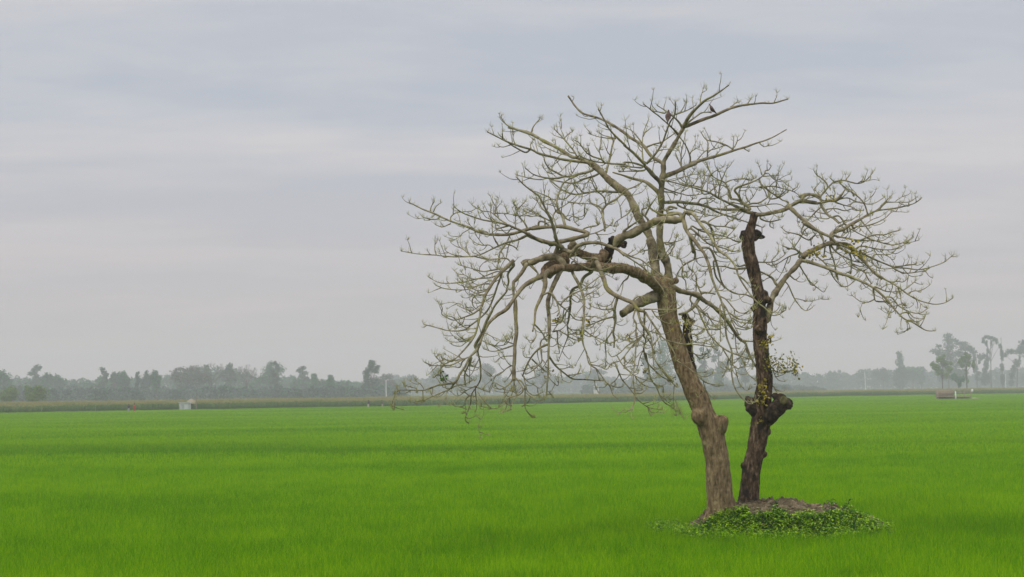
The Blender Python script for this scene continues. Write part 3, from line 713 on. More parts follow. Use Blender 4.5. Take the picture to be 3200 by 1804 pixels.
RIGHT_TREE = '''
25 17 0.6 J 1920,1210 J 1960,1050 J 2010,870 J 2100,700 J 2250,520 J 2400,350 M 270,290
12 7 -1.6 M 260,310 M 360,330 M 450,360 M 700,440 M 950,540 M 1200,640 M 1380,740
8 4 -0.7 M 1380,740 M 1520,870 M 1620,990 M 1800,1180 M 1950,1250
5 2.5 -0.3 M 1950,1250 M 2120,1360 M 2200,1380 M 2290,1375
3 1.5 0.1 M 1850,1200 M 1860,1290 M 1870,1375
3 1.5 0.1 M 1860,1220 M 1890,1290 M 1905,1355
18 13 1.2 M 290,270 M 320,210 M 450,150 M 600,85 M 720,50 M 850,50
11 5 -1.2 M 850,50 M 1000,80 M 1180,260 M 1300,420 M 1480,570 M 1620,650 M 1750,730
5 2.5 -0.6 M 1750,730 M 1900,840 M 2050,920 M 2250,970 M 2420,950 W 2978,932
8 4 -0.5 M 820,90 M 950,180 M 1100,220 M 1230,360 M 1350,500 M 1480,600
6 3 -0.2 M 780,160 M 800,130 M 860,130 M 930,180
10 4 0.8 M 980,60 M 1100,170 M 1300,260 M 1480,340 M 1650,410
5 2.5 0.6 M 1650,410 M 1850,430 M 2050,450 M 2250,400 M 2420,340 W 2975,800
5 2.5 -0.4 M 1640,420 M 1780,490 M 1900,500 M 2100,470 M 2200,430
5 2 0.4 M 1680,400 M 1850,390 M 2000,375
4 2 0.3 M 1330,330 M 1400,410 M 1500,440 M 1640,430
14 8 1.4 L 480,1140 L 560,1080 L 650,1050 L 760,980 L 900,900 L 1020,830
7 3 0.8 L 1020,830 L 1150,770 L 1350,740 L 1550,710 L 1720,660 L 1830,590
5 2.5 0.5 L 1160,760 L 1290,650 L 1420,635 L 1640,640 L 1750,580
5 2.5 0.4 L 1220,700 L 1300,620 L 1390,530
6 3 -0.5 L 1020,820 L 980,690 L 920,600 L 820,510 L 750,460 L 600,360
5 2.5 -0.5 L 800,540 L 820,540 L 770,480 L 700,430
5 2.5 0.5 L 920,910 L 980,990 L 1080,1120
4 2 0.4 L 920,900 L 1000,860 L 1100,840
6 2.5 0.4 L 820,1040 L 860,1010 L 1050,990 L 1250,910 L 1390,780
7 3 -0.9 L 520,1150 L 700,1180 L 880,1210 L 1000,1170 L 1130,1130 L 1280,1130 L 1400,1090 L 1500,1070
5 2.5 0.6 L 1000,1170 L 1200,1240 L 1400,1280 L 1550,1250 L 1620,1180
4 2 0.2 L 1560,1245 L 1640,1250 L 1800,1210
4 2 0.2 L 1600,1240 L 1720,1165
5 2.5 -0.8 L 860,1330 L 950,1305 L 1150,1345 L 1380,1360 L 1550,1300 L 1630,1255
4 2 -0.2 L 1130,1430 L 1300,1430 L 1400,1410 L 1500,1310
5 2 0.4 L 900,1210 L 1080,1220 L 1250,1220 L 1370,1150
11 6 1.0 L 0,650 L 130,650 L 250,660 L 350,640 L 450,610 L 560,600
5 2.5 0.6 L 560,600 L 720,575 L 850,635 L 950,660 L 1050,670 L 1150,640 L 1280,560
5 2 0.4 L 580,605 L 660,550 L 730,490
7 4 -0.5 L 310,560 L 360,490 L 420,420 L 510,330
6 3 0.5 L 510,335 L 580,325 L 680,320 L 850,355 L 950,340 L 1040,270 L 1105,175
5 2.5 -0.3 L 420,410 L 400,350 L 330,280 L 250,220 L 205,150
4 2 -0.3 L 510,325 L 450,270
4 2 -0.2 L 500,350 L 600,355
4 2 0.3 L 690,310 L 750,235
4 2 0.3 L 920,340 L 965,265
5 2 0.4 L 510,560 L 530,500 L 515,440
4 2 0.4 L 310,550 L 240,470
4 2 0.4 L 210,450 L 310,325
11 9 -0.8 I 2000,740 I 2080,660 I 2200,600 I 2220,560 I 2300,520 I 2420,540
9 5 0.5 L 0,550 L 100,515 L 200,540 L 300,590 L 380,620
13 9 1.2 I 2000,720 I 2060,680 I 2200,620 I 2330,630 I 2420,650
10 5 -1.2 L 330,710 L 420,830 L 500,880 L 590,960
7 4 -0.3 L 310,690 L 350,740 L 410,820
6 3 -0.4 L 500,860 L 580,845 L 640,900 L 700,990 L 850,1090 L 1000,1165
5 2.5 0.5 L 530,640 L 650,680 L 780,710 L 870,760 L 960,770
5 2.5 0.4 L 420,745 L 550,740 L 680,770 L 820,730
4 2 0.4 L 180,760 L 280,800 L 390,820
4 2 0.4 L 40,850 L 150,860 L 380,890 L 440,880
5 3 -0.3 L 300,730 L 200,830 L 120,920
4 2 0.3 L 690,910 L 800,890 L 910,805
5 2 0.4 L 680,960 L 570,1030 L 490,1130
5 3 0.3 L 720,1010 L 710,1100 L 650,1090
15 11 -1.2 I 1480,830 I 1650,820 I 1800,790 I 1900,770 I 2000,730
14 10 -1.6 I 1990,700 I 2080,770 I 2150,840 I 2300,970 I 2420,1060 L 60,950
11 8 -0.6 L 30,930 L 150,1000 L 300,1090 L 450,1160 L 560,1260
8 4 -0.4 L 560,1260 L 680,1310 L 850,1380 L 1000,1430 M 1150,170
8 5 -0.2 L 300,1100 L 350,1200 L 360,1260
6 4 0.4 L 380,1270 L 370,1390 M 600,270
5 2.5 0.4 L 60,980 L 20,1090 I 2290,1150
5 2.5 0.5 I 2340,1000 I 2250,1060 I 2200,1150 I 2100,1310
5 2.5 0.3 I 2190,1140 I 2080,1110 I 1970,1090 I 1900,1030
5 2.5 0.5 L 0,1140 L 60,1180 L 150,1210 L 230,1130
4 2 0.3 L 165,1210 L 170,1300
14 7 1.2 I 1470,800 I 1400,790 I 1280,760 I 1100,750 I 950,740
6 3 0.6 I 960,740 I 850,730 I 780,700
12 5 -1.4 I 1380,760 I 1300,740 I 1150,670 I 950,570 I 800,490
6 3 -0.6 I 800,490 I 600,430 I 400,380 I 250,340 I 100,310
5 2.5 0.4 I 810,510 I 730,520 I 690,480 I 695,380 I 730,290 I 735,190
5 2.5 0.5 I 690,420 I 560,390 I 450,370 I 350,330 I 310,250
4 2 0.3 I 560,380 I 620,300 I 630,190
4 2 0.4 I 780,450 I 790,320 I 840,220 I 920,160 I 1020,110
4 2 0.3 I 830,470 I 900,420 I 945,365
6 2.5 0.4 I 950,560 I 960,450 I 1000,300 I 1040,200 I 1080,90
4 2 0.3 I 970,560 I 1080,510
4 2 0.3 I 920,560 I 880,400 I 860,290
11 7 0.8 I 1420,740 I 1350,680 I 1300,640 I 1230,600 I 1130,590
8 4 0.4 I 1130,590 I 1100,480 I 1040,350 I 950,300 I 850,240
5 2.5 0.3 I 850,240 I 800,150 I 770,60
4 2 0.3 I 840,240 I 760,240 I 720,210
5 2.5 0.4 I 1050,345 I 1150,310 I 1300,290 I 1480,290
4 2 0.3 I 995,300 I 955,180
8 5 -0.5 I 1290,630 I 1250,540 I 1190,460 I 1260,400 I 1400,350 I 1560,285
5 3 0.3 I 1560,285 I 1640,210 I 1650,165 I 1700,155 I 1740,95
4 2 0.3 I 1640,210 I 1700,205 I 1760,270 I 1830,320 I 1980,340
4 2 0.3 I 1620,250 I 1740,240 I 1860,242
4 2 -0.2 I 1600,230 I 1570,130 I 1545,60
4 2 0.3 I 1480,290 I 1430,200
6 3 -0.6 I 1560,300 I 1600,400 I 1650,480 I 1680,560
5 2.5 0.5 I 1560,330 I 1640,420 I 1740,500 I 1850,580
7 4 0.6 I 1350,690 I 1450,660 I 1560,650 I 1680,570 I 1730,520
5 2.5 0.5 I 1560,420 I 1700,405 I 1800,405 I 1900,430 I 2030,460 I 2130,510 I 2190,580
5 2.5 0.5 I 1850,560 I 1950,480 I 2010,390
4 2 0.4 I 2060,460 I 2130,410 I 2150,370
5 3 -0.4 I 2000,640 I 1900,600 I 1800,530 I 1690,470 I 1660,400
5 2 0.4 I 1750,590 I 1900,550 I 2010,470
5 2.5 0.4 I 1400,700 I 1550,700 I 1750,670 I 1880,680 I 1980,740
5 2.5 0.4 I 1420,650 I 1370,580 I 1355,490
4 2 0.4 I 1360,650 I 1460,570 I 1530,460
4 2 0.4 I 1160,660 I 1080,690 I 1030,730
5 2.5 0.3 I 1150,640 I 1250,660 I 1380,700
6 3 0.4 I 1580,880 I 1650,920 I 1740,940 I 1880,910
4 2 0.3 I 1730,940 I 1730,1010 I 1780,1040
4 2 0.3 I 1530,990 I 1620,1025
6 3 0.4 M 700,70 M 780,170 M 900,250 M 1050,320 M 1250,350
6 4 0.4 M 690,80 M 710,200 M 750,300 M 780,420 M 800,520 M 820,610
6 4 0.4 M 980,180 M 1010,250 M 1025,350 M 1010,520
5 3 0.4 M 480,230 M 600,330 M 680,430 M 740,560 M 800,640 M 860,700
5 2.5 0.2 M 860,700 M 920,710 M 980,690 M 1050,635
5 3 0.5 M 240,390 M 290,470 M 350,560 M 400,660 M 435,690
4 2 0.3 M 380,610 M 450,680 M 520,740 M 600,790 M 640,740
4 2 0.2 M 435,690 M 500,650
5 2.5 0.5 M 30,640 M 70,690 M 110,780 M 150,870 M 200,950 M 270,1040 M 340,1070 M 430,1020
4 2 0.4 M 1000,480 M 950,500 M 890,545
5 2.5 -0.6 M 1050,390 M 1150,450 M 1220,500 M 1280,600 M 1330,670
5 2 0.3 M 1030,360 M 1150,400 M 1230,380
4 2 0.3 M 1230,500 M 1330,500
5 2.5 0.3 M 1350,720 M 1370,880 M 1410,930 M 1540,940
4 2 0.3 M 1370,890 M 1320,920 M 1250,945 M 1150,930 M 1030,845
5 2.5 0.6 M 1380,710 M 1450,740 M 1550,780 M 1700,780 M 1800,760 M 1900,690 M 1985,625
5 2.5 0.4 M 1720,720 M 1760,830 M 1770,930 M 1800,1040
5 2.5 0.5 M 1550,860 M 1620,870 M 1680,930 M 1750,1010 M 1900,1090 M 2050,1110 M 2170,1040
4 2 0.4 M 1780,1110 M 1880,1100 M 1950,1170 M 2050,1195 M 2130,1180
4 2 0.2 M 1880,1210 M 2020,1240 M 2130,1180
4 2 0.4 M 1880,800 M 1960,770 M 2050,770 M 2130,740 M 2210,680
4 2 0.4 M 1640,640 M 1720,630 M 1800,640 M 1870,590
4 2 0.3 M 1650,650 M 1700,620 M 1730,580
4 2 0.4 M 1460,740 M 1540,690 M 1630,660
4 2 0.3 M 1650,1000 M 1750,980 M 1830,990
4 2 0.3 M 1600,960 M 1700,890 M 1700,800
4 2 0.3 M 600,300 M 700,290 M 800,290 M 920,220
9 5 0.5 J 2050,660 J 2000,580 J 1900,520 J 1790,470
8 4 -0.8 J 1600,430 J 1500,435 J 1380,430 J 1300,410
4 2 -0.2 J 1310,410 J 1200,400 J 1050,400 J 930,390 J 840,310
7 3 -0.5 J 1600,380 J 1500,400 J 1440,380
5 2.5 0.5 M 230,180 M 200,210 M 100,240 J 2200,280 J 2050,370 J 1950,370 J 1880,320
5 2.5 0.3 J 1780,330 J 1900,335 J 2040,320 J 2150,250 J 2200,200
7 4 -0.4 M 230,260 M 240,200 M 160,140 M 50,140 J 2270,140 J 2160,95
4 2 0.3 M 150,130 M 130,50 M 125,10
5 2 0.3 J 2290,560 J 2350,600 J 2420,540
4 2 0.3 J 2000,300 J 2100,190
5 3 -0.6 K 1960,690 K 2050,780 K 2140,795 K 2200,790 K 2330,760
4 2 -0.3 K 2010,1000 K 2050,1060 K 2080,1095
4 2 0.4 K 1950,300 K 1990,250
'''


def parse(txt):
    out = []
    for ln in txt.strip().splitlines():
        tk = ln.split()
        w0, w1, dz = float(tk[0]), float(tk[1]), float(tk[2])
        pts, o = [], (0, 0, 1)
        for t in tk[3:]:
            if t == 'W':
                o = (0, 0, 1.0)
            elif t in TILES:
                o = (*TILES[t], 4.84)
            else:
                x, y = map(float, t.split(','))
                pts.append((o[0] + x / o[2], o[1] + y / o[2]))
        out.append((w0, w1, dz, pts))
    return out


def px_tube(mb, path, sides, wob=0.0, seed=0.0):
    """path columns: px, py, Y, half width px"""
    P = np.array([at(a, b, Y) for a, b, Y, _ in path])
    rad = np.array([w * Y / FPX for _, _, Y, w in path])
    if wob:
        for i in range(1, len(P)):
            n = noise.noise_vector(Vector(P[i] * 2.3) + Vector((seed, 0, 0)))
            P[i] += np.array(n) * wob
        rad = rad * np.array([1 + 0.20 * noise.noise(Vector(p) * 5) + 0.13 * noise.noise(Vector(p) * 14) + 0.35 * max(0.0, noise.noise(Vector(p) * 3.1 + Vector((7, 1, 2))) - 0.35) for p in P])
    mb.tube(P, rad, sides)
    return P, rad


def tuft(mb, p, n, size, up=0.9, spread=0.8, w=0.0046):
    """spray of thin pale new shoots at a twig end"""
    for _ in range(n):
        d = np.array((rng.normal(0, spread), rng.normal(0, spread), up + rng.normal(0, 0.35)))
        d /= np.linalg.norm(d)
        l = size * rng.uniform(0.5, 1.15)
        q = np.asarray(p) + d * l * 0.5 + rng.normal(0, 0.01, 3)
        e_ = np.asarray(p) + d * l + np.array((0, 0, 0.12 * l))
        mb.tube([p, q, e_], [w, w * 0.8, w * 0.5], 3, cap=False)


def organic(mb, name, mat, parent, voxel, amp, stretch=0.5, smooth_it=4):
    """fuse overlapping pieces into one skin and roughen it like bark"""
    me = mb.mesh('tmp')
    o = bpy.data.objects.new('tmp', me)
    COL.objects.link(o)
    md = o.modifiers.new('r', 'REMESH'); md.mode = 'VOXEL'; md.voxel_size = voxel
    ms = o.modifiers.new('s', 'SMOOTH'); ms.iterations = smooth_it; ms.factor = 0.5
    dg = bpy.context.evaluated_depsgraph_get()
    nm = bpy.data.meshes.new_from_object(o.evaluated_get(dg))
    bpy.data.objects.remove(o); bpy.data.meshes.remove(me)
    nm.name = name
    n = len(nm.vertices)
    co = np.empty(n * 3); nm.vertices.foreach_get('co', co); co = co.reshape(-1, 3)
    no = np.empty(n * 3); nm.vertices.foreach_get('normal', no); no = no.reshape(-1, 3)
    d = np.empty(n)
    for i, c in enumerate(co):
        v = Vector((c[0], c[1], c[2] * stretch))
        d[i] = noise.noise(v * 3.2) * 1.2 + noise.noise(v * 9) * 0.75 + abs(noise.noise(v * 19)) * -0.8 + noise.noise(v * 38) * 0.3
    co += no * (d * amp)[:, None]
    nm.vertices.foreach_set('co', co.ravel())
    nm.polygons.foreach_set('use_smooth', np.ones(len(nm.polygons), bool))
    nm.materials.clear(); nm.materials.append(mat)
    nm.update()
    ob = bpy.data.objects.new(name, nm)
    COL.objects.link(ob)
    return parent_keep(ob, parent) if parent else ob


class Bare:
    """a bare tree grown from traced strokes: every stroke starts on the stroke it leaves, at that depth"""
    def __init__(s, root, trunk_path, trunk_mat, strokes, seed):
        s.root, s.seed = root, seed
        s.S = []                                   # sampled strokes: array px,py,Y,halfwidth
        s.trunk = catmull(trunk_path, 5.0)
        s.S.append((s.trunk, -1))
        s.limbs = []
        for k, (w0, w1, dz, pts) in enumerate(strokes):
            a, ja = s.near(pts[0], w0)
            b, jb = s.near(pts[-1], w0)
            if a > 14 and b < a * 0.5:
                pts = pts[::-1]
                a, ja = b, jb
            si, ri = ja
            base = s.S[si][0][ri]
            n = len(pts)
            L_ = sum(math.dist(pts[i], pts[i + 1]) for i in range(n - 1))
            dzz = dz * min(1.0, L_ / 260)
            acc, rows = 0.0, []
            for i, (x, y) in enumerate(pts):
                if i: acc += math.dist(pts[i - 1], pts[i])
                t = acc / max(L_, 1)
                rows.append((x, y, base[2] + dzz * t, (w0 + (w1 - w0) * t ** 0.8) / 2))
            if 3 < a < 60:
                rows.insert(0, (base[0], base[1], base[2], min(base[3], w0 / 2)))
            P = catmull(rows, 4.0 if w0 < 8 else 5.0)
            own = (w0 >= 12) or si == 0
            g = len(s.limbs) if own else s.S[si][1]
            if own:
                s.limbs.append(dict(main=P, w0=w0, kids=[]))
            else:
                s.limbs[g]['kids'].append((P, w0, w1))
            s.S.append((P, g))

    def near(s, p, w):
        best, bj = 1e9, (0, 0)
        for i, (P, g) in enumerate(s.S):
            d = np.hypot(P[:, 0] - p[0], P[:, 1] - p[1])
            j = int(d.argmin())
            v = d[j] - min(P[j, 3], 12) * 0.6 + (6 if P[j, 3] * 2 < w * 0.6 else 0)
            if v < best:
                best, bj = v, (i, j)
        return max(best, 0), bj

    def sprigs(s, P, w0, tw, bd, dens):
        """thin side branches too fine to trace, sagging and then turning up, some towards and some away from the viewer"""
        if w0 > 15 or w0 < 4:
            return
        acc = np.concatenate([[0], np.cumsum(np.hypot(np.diff(P[:, 0]), np.diff(P[:, 1])))])
        pos = rng.uniform(25, 80)
        while pos < acc[-1] * 0.6:
            if P[min(int(np.searchsorted(acc, pos)), len(P) - 2), 1] < 430:
                break
            j = min(max(int(np.searchsorted(acc, pos)), 1), len(P) - 2)
            t = P[j + 1, :2] - P[j - 1, :2]; t /= np.hypot(*t) + 1e-6
            ang = rng.uniform(0.4, 1.0) * rng.choice((-1, 1))
            d = np.array((t[0] * math.cos(ang) - t[1] * math.sin(ang), t[0] * math.sin(ang) + t[1] * math.cos(ang)))
            l = rng.uniform(35, 95); dy = rng.normal(0, 0.012) * l; w = min(1.7, P[j, 3] * 0.8)
            q, rows, bend, n = P[j, :2].copy(), [(P[j, 0], P[j, 1], P[j, 2], w)], rng.normal(0, 0.12), 7
            sag = rng.uniform(0.0, 0.17)
            for k in range(1, n + 1):
                g = sag if k < 4 else -rng.uniform(0.06, 0.3)
                d = d + np.array((-d[1], d[0])) * bend + np.array((0, g)) + rng.normal(0, 0.13, 2); d /= np.hypot(*d)
                q = q + d * l / n
                rows.append((q[0], q[1], P[j, 2] + dy * k / n, w * (1 - 0.55 * k / n)))
            K = catmull(rows, 6)
            px_tube(tw, K, 4)
            s.twigs(K, 4, 2, tw, bd, dens * 0.5)
            pos += rng.uniform(60, 170) / dens

    def twigs(s, P, w0, w1, tw, bd, dens):
        """short upturned side twigs and their tufts along one traced stroke"""
        if w0 > 15:
            return
        seg = np.hypot(np.diff(P[:, 0]), np.diff(P[:, 1]))
        acc = np.concatenate([[0], np.cumsum(seg)])
        pos = rng.uniform(18, 40)
        while pos < acc[-1] - 4:
            j = int(np.searchsorted(acc, pos))
            j = min(max(j, 1), len(P) - 2)
            if P[j, 3] < 4.6:
                t = P[j + 1, :2] - P[j - 1, :2]
                t /= np.hypot(*t) + 1e-6
                sgn = rng.choice((-1, 1))
                ang = rng.uniform(0.5, 1.15) * sgn
                d = np.array((t[0] * math.cos(ang) - t[1] * math.sin(ang), t[0] * math.sin(ang) + t[1] * math.cos(ang)))
                l = (12 + 55 * rng.random() ** 1.6) * (0.7 if P[j, 3] < 1.8 else 1); up_ = rng.uniform(0.02, 0.26)
                y0 = P[j, 2]
                dy = rng.normal(0, 0.35) * l / 40
                q, rows = P[j, :2].copy(), [(P[j, 0], P[j, 1], y0, 1.5)]
                n = 5
                for k in range(1, n + 1):
                    d = d + np.array((0, -up_)) + rng.normal(0, 0.14, 2)
                    d /= np.hypot(*d)
                    q = q + d * l / n
                    rows.append((q[0], q[1], y0 + dy * k / n, 1.5 - 0.85 * k / n))
                PP, _ = px_tube(tw, rows, 4)
                tuft(bd, PP[-1], rng.integers(4, 8), rng.uniform(0.06, 0.15))
                if rng.random() < 0.12:
                    tuft(bd, PP[3], 3, 0.07)
            pos += rng.uniform(14, 75) / dens
        e_ = np.array(at(P[-1, 0], P[-1, 1], P[-1, 2]))
        if w1 < 5:
            tuft(bd, e_, rng.integers(5, 11), rng.uniform(0.09, 0.16))
            for j in range(max(1, len(P) - 16), len(P) - 2, 3):
                if rng.random() < 0.45:
                    tuft(bd, np.array(at(*P[j, :3])), 3, rng.uniform(0.06, 0.12))

    def grow(s, dens=1.0):
        nb = 0
        for li, lb in enumerate(s.limbs):
            P = lb['main']
            mb = MB()
            thick = lb['w0'] >= 20
            px_tube(mb, P, 12 if thick else 9, 0.03 if thick else 0.02, s.seed + li)
            mat = M['bark_brown'] if lb['w0'] >= 40 else M['bark_limb'] if lb['w0'] >= 13 else M['bark_branch']
            if thick:
                lo = organic(mb, 'limb', mat, s.root, 0.022, 0.014, 0.9, 2)
            else:
                lo = mb.build('limb', mat, s.root)
            lb['obj'] = lo
            tw, bd = MB(), MB()
            s.twigs(P, lb['w0'], P[-1, 3] * 2, tw, bd, dens)
            s.sprigs(P, lb['w0'], tw, bd, dens)
            for (K, w0, w1) in lb['kids']:
                m2 = MB()
                px_tube(m2, K, 6 if w0 < 7 else 8, 0.014, s.seed + li)
                m2.build('branch', M['bark_branch'] if w0 >= 6 else M['bark_twig'], lo)
                nb += 1
                s.twigs(K, w0, w1, tw, bd, dens)
                s.sprigs(K, w0, tw, bd, dens)
            if tw.n:
                tag(tw.build('twigs', M['bark_twig'], lo), kind='stuff')
            if bd.n:
                tag(bd.build('shoots', M['bud'], lo), kind='stuff')
        print('bare tree: limbs', len(s.limbs), 'branches', nb)


def trunk_mb(path):
    mb = MB()
    P = np.array([at(a, b, Y) for a, b, Y, _ in path])
    mb.tube(P, np.array([w * Y / FPX for _, _, Y, w in path]), 20)
    return mb


def knot(mb, px, py, Y, r, squash=(1, 1, 1)):
    mb.ball(at(px, py, Y), r * Y / FPX, 3, squash)


def thick(mb, rows, sides=14):
    P = catmull(rows, 5)
    mb.tube(np.array([at(a, b, Y) for a, b, Y, _ in P]), np.array([w * Y / FPX for _, _, Y, w in P]), sides)


TY = TREE_Y
rootL = empty('bare_tree', at(2250, 1622, TY), 'leafless tree with brown trunk arching left and drooping branches on the earth mound', 'tree', 'bare trees on the mound')
LT = [(2252, 1660, TY, 46), (2251, 1590, TY, 42.5), (2247, 1500, TY, 39), (2238, 1420, TY, 37.5), (2229, 1370, TY, 38), (2211, 1320, TY, 38),
      (2196, 1285, TY, 35), (2178, 1240, TY, 33), (2158, 1200, TY, 31), (2138, 1150, TY, 29), (2121, 1103, TY, 28), (2105, 1050, TY, 27),
      (2091, 1000, TY, 27), (2085, 950, TY, 31), (2080, 915, TY, 33), (2075, 880, TY, 30), (2070, 862, TY, 18)]
bareL = Bare(rootL, LT, M['bark_brown'], parse(LEFT_TREE), 3.0)
tm = trunk_mb(LT)
knot(tm, 2186, 1302, TY - 0.14, 29, (1, 0.9, 1.05))
knot(tm, 2255, 1318, TY - 0.16, 23, (1, 1, 1.05))
thick(tm, [(2235, 1365, TY, 26), (2250, 1335, TY - 0.14, 23), (2256, 1316, TY - 0.18, 21)])
knot(tm, 2112, 878, TY + 0.05, 12)
thick(tm, [(2085, 940, TY, 26), (2066, 905, TY - 0.02, 24), (2048, 880, TY - 0.06, 20)])
thick(tm, [(2215, 1640, TY - 0.1, 22), (2222, 1595, TY - 0.05, 16), (2230, 1540, TY, 10)])
thick(tm, [(2260, 1650, TY - 0.3, 22), (2255, 1600, TY - 0.2, 18), (2250, 1540, TY - 0.05, 12)])
thick(tm, [(2300, 1640, TY, 20), (2275, 1560, TY, 18), (2262, 1480, TY, 16)])
organic(tm, 'trunk', M['bark_brown'], rootL, 0.02, 0.021, 0.5, 9)
bareL.grow(1.0)


def stub(root, name, rows, mat, cut=None, amp=0.022, knots=(), cut_r=None):
    mb = MB()
    thick(mb, rows)
    for k in knots:
        knot(mb, *k)
    o = organic(mb, name, mat, root, 0.018, amp, 1.0, 2)
    if cut:
        c = MB()
        (px, py, Y), r, nrm = cut
        a = np.array(at(px, py, Y)); n = np.array(nrm) / np.linalg.norm(nrm)
        c.tube([a - n * 0.06, a, a + n * 0.012], [r * 0.95, r, r * 0.8], 18)
        c.build('cut_face', M['cut_wood'], o)
    return o


stub(rootL, 'sawn_stub', [(2050, 925, TY - 0.1, 19), (2010, 940, TY - 0.5, 16), (1972, 962, TY - 0.9, 14), (1945, 980, TY - 1.1, 13)], M['bark_limb'],
     ((1942, 982, TY - 1.14), 0.085, (-0.85, -0.4, -0.3)))
stub(rootL, 'burl', [(1893, 838, TY - 1.0, 17), (1902, 800, TY - 1.05, 14), (1908, 772, TY - 1.1, 16), (1930, 758, TY - 1.1, 17)], M['black_rot'], None, 0.03,
     [(1918, 752, TY - 1.15, 19), (1948, 764, TY - 1.05, 13), (1908, 748, TY - 1.2, 10)])
stub(rootL, 'burl', [(1762, 828, TY - 1.6, 16), (1742, 838, TY - 1.7, 18), (1720, 848, TY - 1.8, 17), (1708, 862, TY - 1.8, 14)], M['bark_limb'], None, 0.03,
     [(1772, 820, TY - 1.6, 10), (1704, 846, TY - 1.8, 9)])
stub(rootL, 'burl', [(1745, 806, TY - 1.5, 12), (1770, 795, TY - 1.5, 16), (1800, 790, TY - 1.4, 15), (1830, 800, TY - 1.3, 13), (1868, 806, TY - 1.2, 15)], M['bark_brown'], None, 0.03)
stub(rootL, 'burl', [(1838, 838, TY - 1.3, 17), (1858, 815, TY - 1.3, 18), (1880, 806, TY - 1.2, 17), (1892, 790, TY - 1.1, 15)], M['bark_brown'], None, 0.03)
stub(rootL, 'burl', [(1700, 862, TY - 1.9, 13), (1712, 838, TY - 1.8, 15), (1740, 820, TY - 1.7, 15), (1775, 808, TY - 1.6, 14)], M['bark_brown'], None, 0.03)
stub(rootL, 'burl', [(1662, 820, TY - 1.5, 10), (1645, 820, TY - 1.5, 12), (1630, 828, TY - 1.5, 9)], M['bark_limb'], None, 0.016, [])
stub(rootL, 'burl', [(1792, 800, TY - 1.4, 16), (1788, 770, TY - 1.5, 15), (1800, 760, TY - 1.5, 10)], M['bark_limb'], None, 0.03, [])
stub(rootL, 'burl', [(2165, 1000, TY + 0.35, 10), (2148, 1020, TY + 0.35, 15), (2150, 1060, TY + 0.3, 13), (2158, 1110, TY + 0.3, 11), (2170, 1160, TY + 0.2, 8), (2175, 1190, TY + 0.1, 5)],
     M['black_rot'], None, 0.02, [(2142, 990, TY + 0.3, 14)])

rootR = empty('bare_tree', at(2340, 1575, TY + 1.1), 'leafless straight tree with blackened trunk and cut stubs beside the arching tree', 'tree', 'bare trees on the mound')
RY = TREE_Y + 1.1
RT = [(2336, 1640, RY, 36), (2338, 1565, RY, 33), (2347, 1480, RY, 28.5), (2362, 1400, RY, 28), (2372, 1350, RY, 29), (2379, 1300, RY, 31), (2384, 1250, RY, 29),
      (2390, 1200, RY, 26.5), (2386, 1150, RY, 24), (2380, 1103, RY, 22.5), (2376, 1050, RY, 22), (2375, 1000, RY, 23), (2374, 957, RY, 20), (2373, 925, RY, 20),
      (2361, 874, RY, 19.5), (2346, 812, RY, 19.5), (2338, 770, RY, 21), (2340, 740, RY, 18), (2348, 710, RY, 14), (2354, 690, RY, 13.5), (2358, 672, RY, 14.5), (2360, 662, RY, 11)]
bareR = Bare(rootR, RT, M['bark_dark'], parse(RIGHT_TREE), 9.0)
tm = trunk_mb(RT)
knot(tm, 2398, 1350, RY - 0.02, 11); knot(tm, 2325, 1455, RY - 0.05, 12); knot(tm, 2388, 1420, RY, 10)
knot(tm, 2371, 1030, RY - 0.15, 15); knot(tm, 2352, 965, RY - 0.05, 9); knot(tm, 2390, 918, RY, 14); knot(tm, 2390, 1180, RY - 0.12, 10)
thick(tm, [(2385, 935, RY, 18), (2400, 935, RY, 14), (2408, 930, RY, 10)])
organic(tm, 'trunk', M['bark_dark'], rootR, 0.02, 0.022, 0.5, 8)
bareR.grow(1.0)
stub(rootR, 'sawn_stub', [(2385, 1320, RY, 22), (2415, 1290, RY - 0.2, 26), (2440, 1265, RY - 0.3, 27), (2458, 1262, RY - 0.3, 20), (2474, 1268, RY - 0.25, 12)], M['black_rot'],
     ((2449, 1251, RY - 0.66), 0.10, (-0.3, -0.95, 0.15)), 0.03, [(2440, 1245, RY - 0.35, 18), (2424, 1238, RY - 0.25, 12)])
stub(rootR, 'sawn_stub', [(2375, 1300, RY, 20), (2352, 1275, RY - 0.05, 20), (2344, 1255, RY, 17), (2346, 1243, RY, 13)], M['black_rot'], None, 0.03, [(2340, 1278, RY - 0.1, 12)])
stub(rootR, 'sawn_stub', [(2345, 752, RY, 18), (2328, 738, RY + 0.02, 16), (2316, 732, RY + 0.02, 12)], M['black_rot'], None, 0.03)
stub(rootR, 'sawn_stub', [(2348, 745, RY + 0.1, 15), (2365, 735, RY + 0.3, 17), (2378, 740, RY + 0.35, 10), (2392, 742, RY + 0.35, 2.5)], M['black_rot'], None, 0.02,
     [(2362, 728, RY + 0.3, 12)])


def leaf_tuft(mb, p, n, rad, size, droop=0.3):
    """small loose leaf-sized faces through a small volume"""
    for _ in range(n):
        c = np.asarray(p) + rng.normal(0, 1, 3) * np.array(rad)
        a = rng.normal(0, 1, 3); a[2] -= droop; a /= np.linalg.norm(a)
        b = np.cross(a, rng.normal(0, 1, 3)); b /= np.linalg.norm(b) + 1e-6
        l, w = size * rng.uniform(0.6, 1.3), size * rng.uniform(0.22, 0.4)
        mb.add([c, c + a * l * 0.5 + b * w, c + a * l, c + a * l * 0.5 - b * w], [(0, 1, 2, 3)], rng.random())


